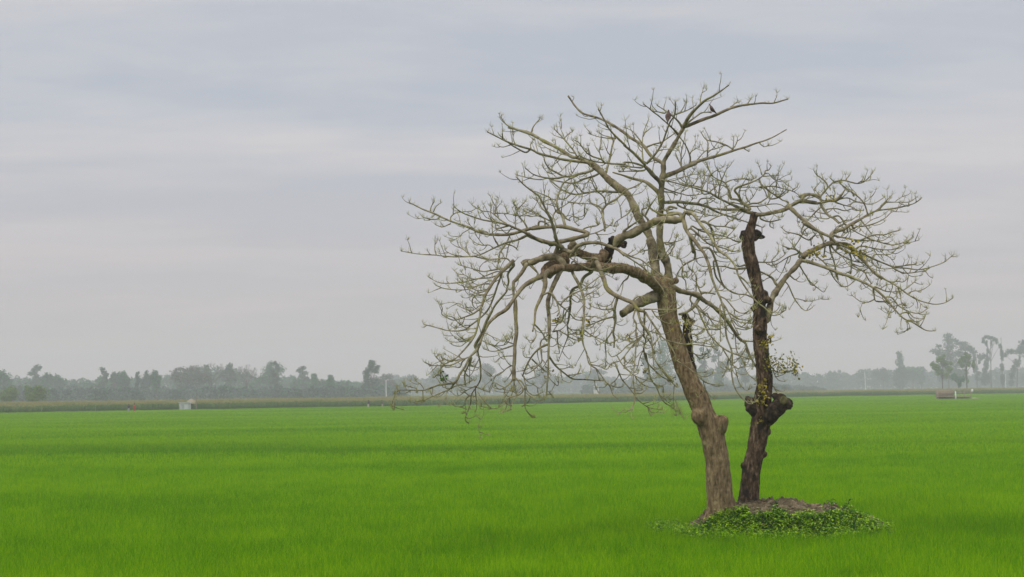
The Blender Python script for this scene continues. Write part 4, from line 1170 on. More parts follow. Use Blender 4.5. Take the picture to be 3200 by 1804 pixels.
# tufts of yellow-green moss and young leaves clinging to the wood
for root, spots in ((rootL, [(2128, 1012, -0.35, 26, 0.09), (2150, 1022, 0.1, 18, 0.10), (2105, 1180, -0.35, 16, 0.06), (1840, 1010, -1.6, 22, 0.06), (1740, 1000, -1.4, 18, 0.05),
                             (1965, 1050, -1.2, 14, 0.05), (1810, 1045, -1.2, 16, 0.05), (1712, 1160, -1.0, 14, 0.05), (2015, 1160, -1.4, 18, 0.05)]),
                    (rootR, [(2385, 1225, -0.3, 30, 0.08), (2378, 1255, -0.3, 26, 0.07), (2380, 1200, -0.3, 22, 0.06), (2370, 1318, -0.3, 12, 0.05), (2388, 1078, -0.3, 16, 0.07),
                             (2408, 1052, -0.3, 14, 0.05), (2550, 785, 0.3, 40, 0.10), (2535, 800, 0.3, 30, 0.09), (2660, 765, 0.2, 40, 0.10), (2685, 790, 0.1, 30, 0.09),
                             (2600, 620, 0.2, 22, 0.07)])):
    mb = MB()
    for px, py, dy, n, sz in spots:
        leaf_tuft(mb, at(px, py, (TY if root is rootL else RY) + dy), n, (sz, sz, sz), 0.09)
    tag(mb.build('moss_tuft', M['moss'], root, smooth=False), kind='stuff')
mb = MB()
for px, py, n, sx, sz in ((2412, 1125, 60, 0.10, 0.12), (2425, 1140, 60, 0.12, 0.09), (2448, 1150, 35, 0.08, 0.07), (2485, 1135, 45, 0.06, 0.11), (2480, 1155, 26, 0.05, 0.10),
                          (2488, 1170, 14, 0.04, 0.08), (2395, 1075, 18, 0.05, 0.05), (2460, 1160, 14, 0.1, 0.03)):
    leaf_tuft(mb, at(px, py, RY - 0.5), n, (sx, 0.12, sz), 0.075)
tag(mb.build('leaf_cluster', M['yellow_leaf'], rootR, smooth=False), kind='stuff')
mb = MB()
leaf_tuft(mb, at(1387, 1187, TY - 3.2), 16, (0.04, 0.05, 0.04), 0.10)
mb.build('leaf_cluster', noise_mat('green_leaf', [(0.05, 0.12, 0.01), (0.09, 0.2, 0.015), (0.16, 0.28, 0.03)], translucent=0.3), rootL, smooth=False)


# ------------------------------------------------------------------ doves in the crown
M['dove'] = noise_mat('dove_plumage', [(0.07, 0.042, 0.034), (0.13, 0.082, 0.068), (0.19, 0.135, 0.12)], scale=12, rough=0.8)
M['dove_wing'] = noise_mat('dove_wing', [(0.06, 0.04, 0.03), (0.11, 0.075, 0.058), (0.16, 0.115, 0.09)], scale=25, rough=0.8)
M['beak'] = plain('dark_beak', (0.05, 0.04, 0.04))
M['claw'] = plain('red_foot', (0.3, 0.09, 0.08))


def dove(base, yaw, pitch, label):
    """perched dove, about 0.3 m long: one body from bill to tail, folded wings, bill, feet"""
    root = empty('dove', base, label, 'bird', 'doves in the bare tree')
    rot = Matrix.Rotation(yaw, 3, 'Z') @ Matrix.Rotation(-pitch, 3, 'Y')

    def tr(p):
        return tuple(Vector(base) + rot @ Vector((p[0], p[1], p[2])) + Vector((0, 0, 0.02)))
    mb = MB()                                      # x forward, z up; origin at the feet
    prof = [(-0.175, 0.0, 0.002, .012, .004), (-0.13, 0, 0.018, .020, .007), (-0.085, 0, 0.034, .026, .018), (-0.04, 0, 0.052, .040, .038), (0.0, 0, 0.068, .047, .048), (0.035, 0, 0.083, .043, .046),
            (0.062, 0, 0.103, .031, .032), (0.078, 0, 0.122, .023, .022), (0.088, 0, 0.138, .022, .021), (0.102, 0, 0.145, .016, .016), (0.112, 0, 0.146, .006, .006)]
    V, F, ns = [], [], 12
    for (x, y, z, ry, rz) in prof:
        for j in range(ns):
            t = 2 * math.pi * j / ns
            V.append(tr((x, y + ry * math.cos(t), z + rz * math.sin(t))))
    for i in range(len(prof) - 1):
        for j in range(ns):
            k = (j + 1) % ns
            F.append((i * ns + j, i * ns + k, (i + 1) * ns + k, (i + 1) * ns + j))
    F.append(tuple(range(ns))[::-1]); F.append(tuple((len(prof) - 1) * ns + j for j in range(ns)))
    mb.add(V, F)
    mb.build('body', M['dove'], root)
    for sg in (-1, 1):
        w = MB()
        rows = [(0.045, .044, .095), (0.0, .052, .080), (-0.05, .046, .058), (-0.10, .030, .036), (-0.135, .016, .024)]
        w.tube([tr((x, sg * y, z)) for x, y, z in rows], [.012, .022, .020, .013, .004], 8)
        w.build('wing', M['dove_wing'], root)
        e_ = MB(); e_.ball(tr((0.096, sg * 0.019, 0.148)), 0.004, 1); e_.build('eye', M['beak'], root)
        g = MB(); g.tube([tr((0.0, sg * 0.018, 0.03)), tr((0.005, sg * 0.018, -0.02))], [.004, .003], 5)
        for a in (-0.5, 0, 0.5, 3.14):
            g.tube([tr((0.005, sg * 0.018, -0.02)), tr((0.005 + 0.022 * math.cos(a), sg * 0.018 + 0.022 * math.sin(a), -0.022))], [.003, .002], 4)
        g.build('foot', M['claw'], root)
    b = MB(); b.tube([tr((0.108, 0, 0.146)), tr((0.122, 0, 0.142)), tr((0.130, 0, 0.136))], [.006, .004, .001], 6)
    b.build('beak', M['beak'], root)
    return root


def limb_Y(tree, px, py):
    _, (i, j) = tree.near((px, py), 4)
    return tree.S[i][0][j]


q = limb_Y(bareL, 2221, 351)
dove(at(2221, 352, q[2] - 0.04), R(165), R(28), 'brown dove facing left on a thin branch at the top of the arching tree')
q = limb_Y(bareL, 2093, 372)
dove(at(2092, 372, q[2] - 0.05), R(60), R(48), 'hunched dark brown dove with hanging tail among the upper twigs')
# ------------------------------------------------------------------ ground, mound
M['ground'] = noise_mat('paddy_mud', [(0.018, 0.04, 0.004), (0.035, 0.085, 0.006), (0.06, 0.12, 0.01)], scale=0.5, detail=8, coord='World')
mb = MB()
mb.add([(-1400, -60, 0), (1400, -60, 0), (1400, 1700, 0), (-1400, 1700, 0)], [(0, 1, 2, 3)])
g = mb.build('ground', M['ground'], smooth=False)
tag(g, 'flat wet paddy ground under the rice reaching the far trees', 'ground', kind='structure')

MC = Vector((6.05, 33.6, 0))                       # mound: about 6 x 5 m, 0.85 m high


def mound_h(x, y):
    dx, dy = (x - MC.x), (y - MC.y)
    a = math.atan2(dy, dx)
    k = 1 + 0.10 * noise.noise(Vector((math.cos(a) * 1.4, math.sin(a) * 1.4, 4)))
    rr = math.sqrt((dx / (2.95 if dx > 0 else 2.25)) ** 2 + (dy / (2.9 if dy > 0 else 2.45)) ** 2) / k
    if rr >= 1.15:
        return -0.25
    top = 0.84 - 0.22 * max(0.0, dx) / 2.9 - 0.14 * max(0.0, -dx) / 1.7
    h = top * (1 - max(0.0, rr) ** 3.4)
    v = Vector((x, y, 0))
    amp = min(1.0, max(0.0, (1.1 - rr) * 3))
    h += amp * (0.11 * noise.noise(v * 1.5) + 0.10 * noise.noise(v * 3.6) + 0.10 * abs(noise.noise(v * 8)) + 0.06 * noise.noise(v * 17) + 0.03 * noise.noise(v * 33))
    return h


nx, ny = 190, 170
X = np.linspace(MC.x - 3.9, MC.x + 3.9, nx); Y = np.linspace(MC.y - 3.6, MC.y + 3.6, ny)
V = [(x, y, mound_h(x, y)) for y in Y for x in X]
F = [(j * nx + i, j * nx + i + 1, (j + 1) * nx + i + 1, (j + 1) * nx + i) for j in range(ny - 1) for i in range(nx - 1)]
mb = MB(); mb.add(V, F)
mo = mb.build('earth_mound', M['soil'])
tag(mo, 'rough grey brown heap of dug earth at the foot of the bare trees', 'mound', kind='structure')
# clods lying on the heap belong to it
mb = MB()
for _ in range(150):
    x, y = MC.x + rng.uniform(-1.9, 2.7), MC.y + rng.uniform(-2.2, 1.4)
    h = mound_h(x, y)
    if h < 0.3: continue
    r = 0.025 + 0.10 * rng.random() ** 3
    bm = bmesh.new(); bmesh.ops.create_icosphere(bm, subdivisions=2, radius=r)
    o_ = Vector(rng.uniform(0, 50, 3))
    for q in bm.verts:
        q.co *= 1 + 0.45 * noise.noise(q.co / r * 1.2 + o_)
        q.co.z *= 0.7
    mb.add([tuple(q.co + Vector((x, y, h + r * 0.15))) for q in bm.verts], [[q.index for q in fc.verts] for fc in bm.faces], rng.random())
    bm.free()
cl = mb.build('soil_clods', M['soil'], mo)
cl['kind'] = 'stuff'
# dead straw and leaves lying on it
mb = MB()
for _ in range(420):
    x, y = MC.x + rng.uniform(-2.0, 2.7), MC.y + rng.uniform(-2.4, 1.6)
    h = mound_h(x, y)
    if h < 0.2: continue
    a = rng.uniform(0, 6.28); l = rng.uniform(0.05, 0.2); w_ = rng.uniform(0.006, 0.022)
    d_ = np.array((math.cos(a), math.sin(a), rng.uniform(-0.1, 0.35))); s_ = np.array((-math.sin(a), math.cos(a), 0.2))
    p_ = np.array((x, y, h + 0.012))
    mb.add([p_ - s_ * w_, p_ + d_ * l * 0.5 - s_ * w_ + (0, 0, 0.015), p_ + d_ * l, p_ + d_ * l * 0.5 + s_ * w_ + (0, 0, 0.015)], [(0, 1, 2, 3)], rng.random())
ds = mb.build('dead_straw', noise_mat('dead_straw', [(0.16, 0.10, 0.045), (0.32, 0.24, 0.12), (0.48, 0.40, 0.25)], scale=3, tint=1.0), mo, smooth=False)
ds['kind'] = 'stuff'

# ------------------------------------------------------------------ broad-leaved weeds round the mound
M['weed'] = noise_mat('weed_leaf', [(0.028, 0.12, 0.003), (0.20, 0.45, 0.005), (0.46, 0.70, 0.02)], scale=2.0, coord='World', rough=0.55, translucent=0.35, tint=1.1, spec=0.35)
M['weed_dark'] = noise_mat('dark_weed_leaf', [(0.02, 0.055, 0.012), (0.04, 0.095, 0.02), (0.08, 0.15, 0.04)], scale=3.0, coord='World', rough=0.5, translucent=0.25, tint=0.8)


def weed(mb, x, y, z, h, nl, ls):
    lean = rng.normal(0, 0.12, 2)
    for k in range(nl):
        t = (k + 0.6) / nl
        b = np.array((x + lean[0] * t * h * 2, y + lean[1] * t * h * 2, z + t * h))
        a = rng.uniform(0, 2 * math.pi)
        el = rng.uniform(-0.1, 0.7)
        d = np.array((math.cos(a) * math.cos(el), math.sin(a) * math.cos(el), math.sin(el)))
        sd = np.array((-math.sin(a), math.cos(a), 0.0))
        l = ls * rng.uniform(0.6, 1.25); w = l * rng.uniform(0.2, 0.32)
        m1 = b + d * l * 0.5 + np.array((0, 0, 0.1 * l)); tp = b + d * l - np.array((0, 0, 0.28 * l))
        mb.add([b, m1 + sd * w, tp, m1 - sd * w, m1 - np.array((0, 0, 0.08 * l))], [(0, 4, 1), (1, 4, 2), (2, 4, 3), (3, 4, 0)], rng.random())
    mb.tube([(x, y, z - 0.02), (x + lean[0] * h, y + lean[1] * h, z + h * 0.5), (x + lean[0] * h * 2, y + lean[1] * h * 2, z + h)], [.005, .004, .002], 3, cap=False, c=0.4)


mb = MB()
cnt = 0
while cnt < 3000:
    x, y = rng.uniform(MC.x - 3.2, MC.x + 3.7), rng.uniform(MC.y - 3.5, MC.y + 1.0)
    h = mound_h(x, y)
    xx = x - MC.x
    rr = math.hypot(xx / (2.95 if xx > 0 else 2.25), (y - MC.y) / (2.9 if y > MC.y else 2.45))
    edge = (0.62 + 0.05 * noise.noise(Vector((x * 1.7, 5, 0)))) if y < MC.y - 0.8 else 0.97
    if rr < edge or rr > 1.02 + (0.22 if xx < -1.3 else 0) + 0.16 * noise.noise(Vector((x * 1.3, y * 1.3, 2))) or xx > 2.45 or y < MC.y - 2.7 or rng.random() < 0.12: continue
    if rng.random() > (1.0 if y < MC.y - 1.0 or xx < -1.2 else 0.45): continue
    weed(mb, x, y, max(h, 0) - 0.02, rng.uniform(0.10, 0.25) + (0.2 if h < 0.15 else 0), int(rng.integers(8, 15)), 0.092)
    cnt += 1
o = mb.build('weeds', M['weed'], smooth=False)
tag(o, 'bright green broad-leaved weeds fringing the front of the earth mound', 'weeds', kind='stuff')
for (px, py, h, lab) in ((2600, 1597, 0.30, 'dark leafy seedling on the right crest of the earth mound'), (2640, 1606, 0.36, 'tallest dark seedling near the right end of the mound'),
                         (2420, 1596, 0.24, 'small weed sprouting from bare earth behind the green fringe')):
    mb = MB()
    # stand it where that line of sight meets the heap
    p = None
    for k in range(400):
        q = at(px, py, 31.0 + k * 0.015)
        if q.z <= mound_h(q.x, q.y): p = q; break
    if p is None: continue
    weed(mb, p.x, p.y, p.z - 0.03, h, 14, 0.15); weed(mb, p.x + .05, p.y, p.z - 0.03, h * 0.7, 9, 0.13)
    o = mb.build('seedling', M['weed_dark'], smooth=False, origin=p)
    tag(o, lab, 'plant', 'seedlings on the mound')

# ------------------------------------------------------------------ young rice: one crop, planted as instances of a few tufts


def rice_mat():
    m, nt, N, L, b = mat_new('rice_blade')
    geo = N.new('ShaderNodeNewGeometry')
    at_ = N.new('ShaderNodeAttribute'); at_.attribute_name = 'tint'
    n1 = N.new('ShaderNodeTexNoise'); n1.inputs['Scale'].default_value = 0.055; n1.inputs['Detail'].default_value = 3
    n2 = N.new('ShaderNodeTexNoise'); n2.inputs['Scale'].default_value = 0.6; n2.inputs['Detail'].default_value = 3
    mp = N.new('ShaderNodeMapping'); mp.inputs['Scale'].default_value = (0.35, 1.3, 1)
    L.new(geo.outputs['Position'], mp.inputs[0]); L.new(mp.outputs[0], n1.inputs['Vector']); L.new(geo.outputs['Position'], n2.inputs['Vector'])
    def mth(op, a, b_):
        n = N.new('ShaderNodeMath'); n.operation = op
        for i, v in enumerate((a, b_)):
            if isinstance(v, (int, float)): n.inputs[i].default_value = v
            else: L.new(v, n.inputs[i])
        return n.outputs[0]
    s = mth('ADD', mth('ADD', mth('MULTIPLY', n1.outputs[0], 0.62), 0.07), mth('ADD', mth('MULTIPLY', n2.outputs[0], 0.35), mth('MULTIPLY', at_.outputs['Fac'], 0.62)))
    cr = N.new('ShaderNodeValToRGB'); el = cr.color_ramp.elements
    el[0].position, el[0].color = 0.42, (0.062, 0.20, 0.0003, 1)
    el[1].position, el[1].color = 1.20, (0.36, 0.60, 0.005, 1)
    q = el.new(0.80); q.color = (0.165, 0.405, 0.0005, 1)
    L.new(s, cr.inputs[0])
    # a darker strip crosses the field behind the trees
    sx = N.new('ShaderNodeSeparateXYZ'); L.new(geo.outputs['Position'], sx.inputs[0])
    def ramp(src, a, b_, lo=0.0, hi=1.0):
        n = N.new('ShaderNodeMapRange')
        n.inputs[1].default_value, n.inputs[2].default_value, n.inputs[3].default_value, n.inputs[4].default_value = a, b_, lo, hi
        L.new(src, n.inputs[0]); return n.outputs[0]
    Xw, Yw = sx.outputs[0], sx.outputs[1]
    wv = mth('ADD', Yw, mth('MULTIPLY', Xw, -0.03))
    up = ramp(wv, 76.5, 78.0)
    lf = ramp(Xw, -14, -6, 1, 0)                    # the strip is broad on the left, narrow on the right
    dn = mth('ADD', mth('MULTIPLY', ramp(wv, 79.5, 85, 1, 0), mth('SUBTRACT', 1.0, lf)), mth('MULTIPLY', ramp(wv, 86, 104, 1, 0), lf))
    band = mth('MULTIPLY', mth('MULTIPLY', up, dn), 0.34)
    # and a darker corner lies beside the mound
    cn = mth('MULTIPLY', mth('MULTIPLY', ramp(Xw, 8.4, 9.6), ramp(Xw, 14, 24, 1, 0.35)), mth('MULTIPLY', ramp(Yw, 30.0, 31.3), ramp(Yw, 33.5, 36.5, 1, 0)))
    band = mth('MAXIMUM', band, mth('MULTIPLY', cn, 0.32))
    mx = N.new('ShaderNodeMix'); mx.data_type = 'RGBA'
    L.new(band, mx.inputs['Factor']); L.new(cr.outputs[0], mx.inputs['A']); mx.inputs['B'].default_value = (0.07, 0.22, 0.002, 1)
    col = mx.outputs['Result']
    L.new(col, b.inputs['Base Color'])
    b.inputs['Roughness'].default_value = 0.75; b.inputs['Specular IOR Level'].default_value = 0.0
    tr = N.new('ShaderNodeBsdfTranslucent'); L.new(col, tr.inputs['Color'])
    ms = N.new('ShaderNodeMixShader'); ms.inputs[0].default_value = 0.45
    L.new(b.outputs[0], ms.inputs[1]); L.new(tr.outputs[0], ms.inputs[2]); L.new(ms.outputs[0], N['Material Output'].inputs['Surface'])
    return m


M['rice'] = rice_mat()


def blades(size, n, h, w, curve, seg=3, hilled=True):
    """a square of grass blades: bent tapering strips"""
    V, F, C = [], [], []
    hills = rng.uniform(-size / 2, size / 2, (max(3, int(size * size * 24)), 2))
    hh_ = rng.uniform(0.8, 1.12, len(hills)); hc = rng.normal(0, 0.13, len(hills))
    for _ in range(n):
        k_ = int(rng.integers(len(hills)))
        x, y = hills[k_] + rng.normal(0, 0.07 + 0.03 * size, 2) if hilled else rng.uniform(-size / 2, size / 2, 2)
        a = rng.uniform(0, 2 * math.pi); hh = h * hh_[k_] * rng.uniform(0.7, 1.15); out = hh * abs(rng.normal(0, curve))
        fx = rng.uniform(0, 2 * math.pi); sx, sy = math.cos(fx) * w / 2, math.sin(fx) * w / 2
        b0, c = len(V), float(np.clip(rng.random() + hc[k_], 0, 1.2))
        for k in range(seg + 1):
            t = k / seg
            px, py, pz = x + math.cos(a) * out * t * t, y + math.sin(a) * out * t * t, hh * (t - 0.18 * out / hh * t * t)
            ww = 1 - 0.85 * t
            V += [(px - sx * ww, py - sy * ww, pz), (px + sx * ww, py + sy * ww, pz)]
            C += [c, c]
        for k in range(seg):
            q = b0 + 2 * k
            F.append((q, q + 1, q + 3, q + 2))
    return V, F, C


def proto(name, V, F, C, mat, coll):
    mb = MB(); mb.add(V, F, C)
    me = mb.mesh(name, smooth=False); me.materials.append(mat)
    o = bpy.data.objects.new(name, me)
    coll.objects.link(o)
    return o


def scatter(name, mat, coll, pts, rot, scl, label, cat, idx, kind='stuff'):
    me = bpy.data.meshes.new(name)
    me.from_pydata([tuple(p) for p in pts], [], [])
    for nm, ty, arr in (('rz', 'FLOAT', rot), ('sc', 'FLOAT', scl), ('vi', 'INT', idx)):
        a_ = me.attributes.new(nm, ty, 'POINT'); a_.data.foreach_set('value', np.asarray(arr, np.int32 if ty == 'INT' else np.float32))
    me.materials.append(mat)
    o = bpy.data.objects.new(name, me)
    COL.objects.link(o)
    ng = bpy.data.node_groups.new(name + '_planting', 'GeometryNodeTree')
    ng.interface.new_socket('Geometry', in_out='INPUT', socket_type='NodeSocketGeometry')
    ng.interface.new_socket('Geometry', in_out='OUTPUT', socket_type='NodeSocketGeometry')
    N, L = ng.nodes, ng.links
    gi, go = N.new('NodeGroupInput'), N.new('NodeGroupOutput')
    ip = N.new('GeometryNodeInstanceOnPoints')
    ci = N.new('GeometryNodeCollectionInfo'); ci.inputs['Collection'].default_value = coll
    ci.inputs['Separate Children'].default_value = True; ci.inputs['Reset Children'].default_value = True
    def na(nm, ty):
        n = N.new('GeometryNodeInputNamedAttribute'); n.data_type = ty; n.inputs['Name'].default_value = nm
        return n.outputs['Attribute']
    cx = N.new('ShaderNodeCombineXYZ'); L.new(na('rz', 'FLOAT'), cx.inputs[2])
    er = N.new('FunctionNodeEulerToRotation'); L.new(cx.outputs[0], er.inputs[0])
    L.new(gi.outputs[0], ip.inputs['Points']); L.new(ci.outputs[0], ip.inputs['Instance'])
    ip.inputs['Pick Instance'].default_value = True
    L.new(na('vi', 'INT'), ip.inputs['Instance Index'])
    L.new(er.outputs[0], ip.inputs['Rotation']); L.new(na('sc', 'FLOAT'), ip.inputs['Scale'])
    L.new(ip.outputs[0], go.inputs[0])
    md = o.modifiers.new('planting', 'NODES'); md.node_group = ng
    return tag(o, label, cat, kind=kind)


rc = bpy.data.collections.new('rice_tufts')
for k in range(4):
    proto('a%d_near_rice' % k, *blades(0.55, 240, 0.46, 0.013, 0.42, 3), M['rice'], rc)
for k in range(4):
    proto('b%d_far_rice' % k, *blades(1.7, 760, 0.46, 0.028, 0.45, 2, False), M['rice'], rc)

MAIZE = [(-190, 262), (-140, 266), (-98, 270), (-40, 296), (0, 309), (40, 345), (90, 425), (150, 455), (260, 470)]   # front edge of the maize, (x, distance)
mzx, mzy = np.array([p[0] for p in MAIZE], float), np.array([p[1] for p in MAIZE], float)


def maize_edge(x):
    return np.interp(x, mzx, mzy)


def gap_y(x):                                      # narrow unplanted bund that crosses the field
    return 77.0 + 0.03 * x + 1.2 * np.sin(x * 0.11)


pts, rot, scl, idx = [], [], [], []
st = 0.44
yy = 19.0
while yy < 66:
    hw = 0.40 * yy + 4.5
    n = int(2 * hw / st)
    xs = np.linspace(-hw, hw, n) + rng.normal(0, 0.1, n)
    ys = yy + rng.normal(0, 0.1, n)
    for x, y in zip(xs, ys):
        dx = x - MC.x
        rr = math.hypot(dx / (2.95 if dx > 0 else 2.25), (y - MC.y) / (2.9 if y > MC.y else 2.45))
        if rr < 1.04: continue
        pts.append((x, y, 0)); rot.append(rng.uniform(0, 6.28)); idx.append(int(rng.integers(0, 4)))
        s = 0.93 + 0.16 * noise.noise(Vector((x * 0.22, y * 0.22, 0))) + 0.07 * rng.normal()
        scl.append(s)
    yy += st
yy = 66.0
while yy < 475:
    hw = 0.40 * yy + 6
    st2 = 1.25 if yy < 160 else 1.5
    n = int(2 * hw / st2)
    xs = np.linspace(-hw, hw, n) + rng.normal(0, 0.3, n)
    ys = yy + rng.normal(0, 0.3, n)
    keep = ys < maize_edge(xs) - 2.5
    for x, y in zip(xs[keep], ys[keep]):
        gy = gap_y(x)
        s = 0.97 + 0.12 * noise.noise(Vector((x * 0.06, y * 0.06, 3))) + 0.05 * rng.normal()
        if abs(y - gy) < 1.3 and x > -12: continue
        if abs(y - gap_y(x) - 38 - 0.12 * x) < 1.1: continue
        pts.append((x, y, 0)); rot.append(rng.uniform(0, 6.28)); idx.append(4 + int(rng.integers(0, 4))); scl.append(s)
    yy += st2
print('rice tufts', len(pts))
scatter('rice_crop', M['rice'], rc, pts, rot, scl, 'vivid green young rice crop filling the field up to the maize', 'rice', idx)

# ------------------------------------------------------------------ maize behind the rice
M['maize'] = noise_mat('maize_leaf', [(0.035, 0.075, 0.012), (0.07, 0.135, 0.022), (0.13, 0.19, 0.04)], scale=0.5, coord='World', rough=0.7, translucent=0.25, tint=0.8)


def maize_mat():
    m, nt, N, L, b = mat_new('maize_plant')
    at_ = N.new('ShaderNodeAttribute'); at_.attribute_name = 'tint'
    geo = N.new('ShaderNodeNewGeometry')
    nz = N.new('ShaderNodeTexNoise'); nz.inputs['Scale'].default_value = 0.09; nz.inputs['Detail'].default_value = 4
    L.new(geo.outputs['Position'], nz.inputs['Vector'])
    cr = N.new('ShaderNodeValToRGB'); el = cr.color_ramp.elements
    el[0].position, el[0].color = 0.0, (0.05, 0.115, 0.02, 1)
    el[1].position, el[1].color = 1.0, (0.46, 0.38, 0.17, 1)
    for p_, c_ in ((0.45, (0.11, 0.20, 0.04)), (0.62, (0.17, 0.24, 0.055)), (0.8, (0.36, 0.33, 0.12))):
        q = el.new(p_); q.color = (*c_, 1)
    ad = N.new('ShaderNodeMath'); ad.operation = 'MULTIPLY_ADD'; ad.inputs[1].default_value = 0.5; ad.inputs[2].default_value = -0.25
    L.new(nz.outputs[0], ad.inputs[0])
    sm = N.new('ShaderNodeMath'); sm.operation = 'ADD'; L.new(ad.outputs[0], sm.inputs[0]); L.new(at_.outputs['Fac'], sm.inputs[1])
    L.new(sm.outputs[0], cr.inputs[0]); L.new(cr.outputs[0], b.inputs['Base Color'])
    b.inputs['Roughness'].default_value = 0.75; b.inputs['Specular IOR Level'].default_value = 0.15
    return m


M['maize'] = maize_mat()
mc = bpy.data.collections.new('maize_plants')
for k in range(3):
    V, F, C = [], [], []
    def strip(p, dx, dy, rise, fall, l, w, c):
        b0 = len(V)
        for q in range(4):
            t = q / 3
            z = p[2] + rise * t - fall * t * t
            ww = w * (1 - 0.8 * abs(t - 0.35)) / 2
            V.extend([(p[0] + dx * l * t - dy * ww, p[1] + dy * l * t + dx * ww, z), (p[0] + dx * l * t + dy * ww, p[1] + dy * l * t - dx * ww, z)])
            C.extend([c, c])
        for q in range(3):
            F.append((b0 + 2 * q, b0 + 2 * q + 1, b0 + 2 * q + 3, b0 + 2 * q + 2))
    for _ in range(9):
        x, y = rng.uniform(-0.75, 0.75, 2); h = rng.uniform(1.55, 1.95)
        b0 = len(V)
        V += [(x - .018, y, 0), (x + .018, y, 0), (x + .012, y, h), (x - .012, y, h)]; F.append((b0, b0 + 1, b0 + 2, b0 + 3)); C += [0.25, 0.25, 0.5, 0.5]
        for q in range(9):
            t = 0.12 + 0.8 * q / 8; a = rng.uniform(0, 6.28)
            strip((x, y, h * t), math.cos(a), math.sin(a), rng.uniform(0.2, 0.45), rng.uniform(0.3, 0.7), rng.uniform(0.45, 0.75), 0.09, min(1, max(0, 0.28 + 0.22 * t + rng.normal(0, 0.12))))
        for q in range(7):
            a = rng.uniform(0, 6.28)
            strip((x, y, h), math.cos(a), math.sin(a), rng.uniform(0.2, 0.35), 0.02, rng.uniform(0.05, 0.16), 0.03, rng.uniform(0.7, 1.0))
    proto('maize_%d' % k, V, F, C, M['maize'], mc)
pts, rot, scl, idx = [], [], [], []
x = -185.0
while x < 250:
    e0 = float(maize_edge(x))
    y, s2 = e0, 1.25
    while y < e0 + (105 if x < 60 else 60):
        if abs(x) < 0.40 * y + 6:
            pts.append((x + rng.normal(0, 0.3), y + rng.normal(0, 0.25), 0)); rot.append(rng.uniform(0, 6.28)); idx.append(int(rng.integers(0, 3)))
            scl.append(0.95 + 0.12 * noise.noise(Vector((x * 0.05, y * 0.05, 8))) + rng.normal(0, 0.05))
        s2 = 1.25 if y < e0 + 6 else 2.4
        y += s2
    x += 1.35
print('maize', len(pts))
scatter('maize_crop', M['maize'], mc, pts, rot, scl, 'long stand of tasselled maize along the far edge of the rice', 'maize', idx)
mb = MB()
V, F = [], []
xs = np.linspace(-185, 250, 90)
for x in xs:
    y = float(maize_edge(x))
    V += [(x, y - 2.4, 0.0), (x, y - 2.0, 0.16), (x, y - 0.9, 0.16), (x, y - 0.5, 0.0)]
for i in range(len(xs) - 1):
    for j in range(3):
        F.append((i * 4 + j, (i + 1) * 4 + j, (i + 1) * 4 + j + 1, i * 4 + j + 1))
mb.add(V, F)
o = mb.build('footpath', noise_mat('dry_path', [(0.10, 0.10, 0.05), (0.2, 0.18, 0.11), (0.3, 0.27, 0.19)], scale=0.6, coord='World'))
tag(o, 'pale dry earth bund running between rice and maize', 'path', kind='structure')
# ------------------------------------------------------------------ trees beyond the fields
M['far_bark'] = noise_mat('far_bark', [(0.05, 0.04, 0.03), (0.10, 0.085, 0.065), (0.2, 0.17, 0.14)], scale=1.5)


def leaf_mat(name, dark, mid, light, tr=0.2):
    return noise_mat(name, [dark, mid, light], scale=0.35, coord='World', detail=5, rough=0.7, translucent=tr, tint=0.55, pos=(0.25, 0.5, 0.78))


M['lf_green'] = leaf_mat('dull_green_leaf', (0.025, 0.095, 0.042), (0.05, 0.155, 0.07), (0.09, 0.22, 0.10))
M['lf_dark'] = leaf_mat('dark_green_leaf', (0.02, 0.06, 0.034), (0.04, 0.10, 0.056), (0.07, 0.15, 0.08))
M['lf_gum'] = leaf_mat('grey_green_leaf', (0.032, 0.075, 0.05), (0.064, 0.12, 0.08), (0.105, 0.17, 0.115))
M['lf_yellow'] = leaf_mat('yellowish_leaf', (0.075, 0.135, 0.018), (0.14, 0.225, 0.03), (0.21, 0.30, 0.045))
M['lf_brown'] = leaf_mat('brownish_twigs', (0.06, 0.062, 0.04), (0.11, 0.11, 0.075), (0.16, 0.155, 0.11))


def crown_faces(mb, blobs, n, size, flat=1.0):
    vol = np.array([b[1] * b[2] for b in blobs]); vol = vol / vol.sum()
    for (c, rx, rz), v in zip(blobs, vol):
        k = max(6, int(n * v))
        d = rng.normal(0, 1, (k, 3)); d /= np.linalg.norm(d, axis=1)[:, None]
        # uneven outline: the radius wavers with direction, leaves crowd the shell
        wob = np.array([1 + 0.42 * noise.noise(Vector(q) * 1.7 + Vector(c) * 0.3) + 0.2 * noise.noise(Vector(q) * 4 + Vector(c)) for q in d])
        rr = (rng.random(k) ** 0.45) * wob
        p = np.array(c) + d * rr[:, None] * np.array((rx, rx, rz))
        a = rng.normal(0, 1, (k, 3)); a /= np.linalg.norm(a, axis=1)[:, None]
        b = np.cross(a, rng.normal(0, 1, (k, 3))); b /= np.linalg.norm(b, axis=1)[:, None] + 1e-6
        s = (size * rng.uniform(0.55, 1.3, k))[:, None]
        q0, q1, q2, q3 = p - a * s * 0.5, p + b * s * 0.3, p + a * s * 0.5, p - b * s * 0.3
        V = np.stack([q0, q1, q2, q3], 1).reshape(-1, 3)
        t = np.repeat(np.clip(0.5 + 0.5 * (wob - 1) + rng.normal(0, 0.18, k), 0, 1), 4)
        mb.add(V, [(4 * i, 4 * i + 1, 4 * i + 2, 4 * i + 3) for i in range(k)], t)


def far(Y):
    """the woods stand a good way behind the maize"""
    return 400 + (Y - 390) * 5.2 if Y < 520 else 1080 + (Y - 520) * 1.45


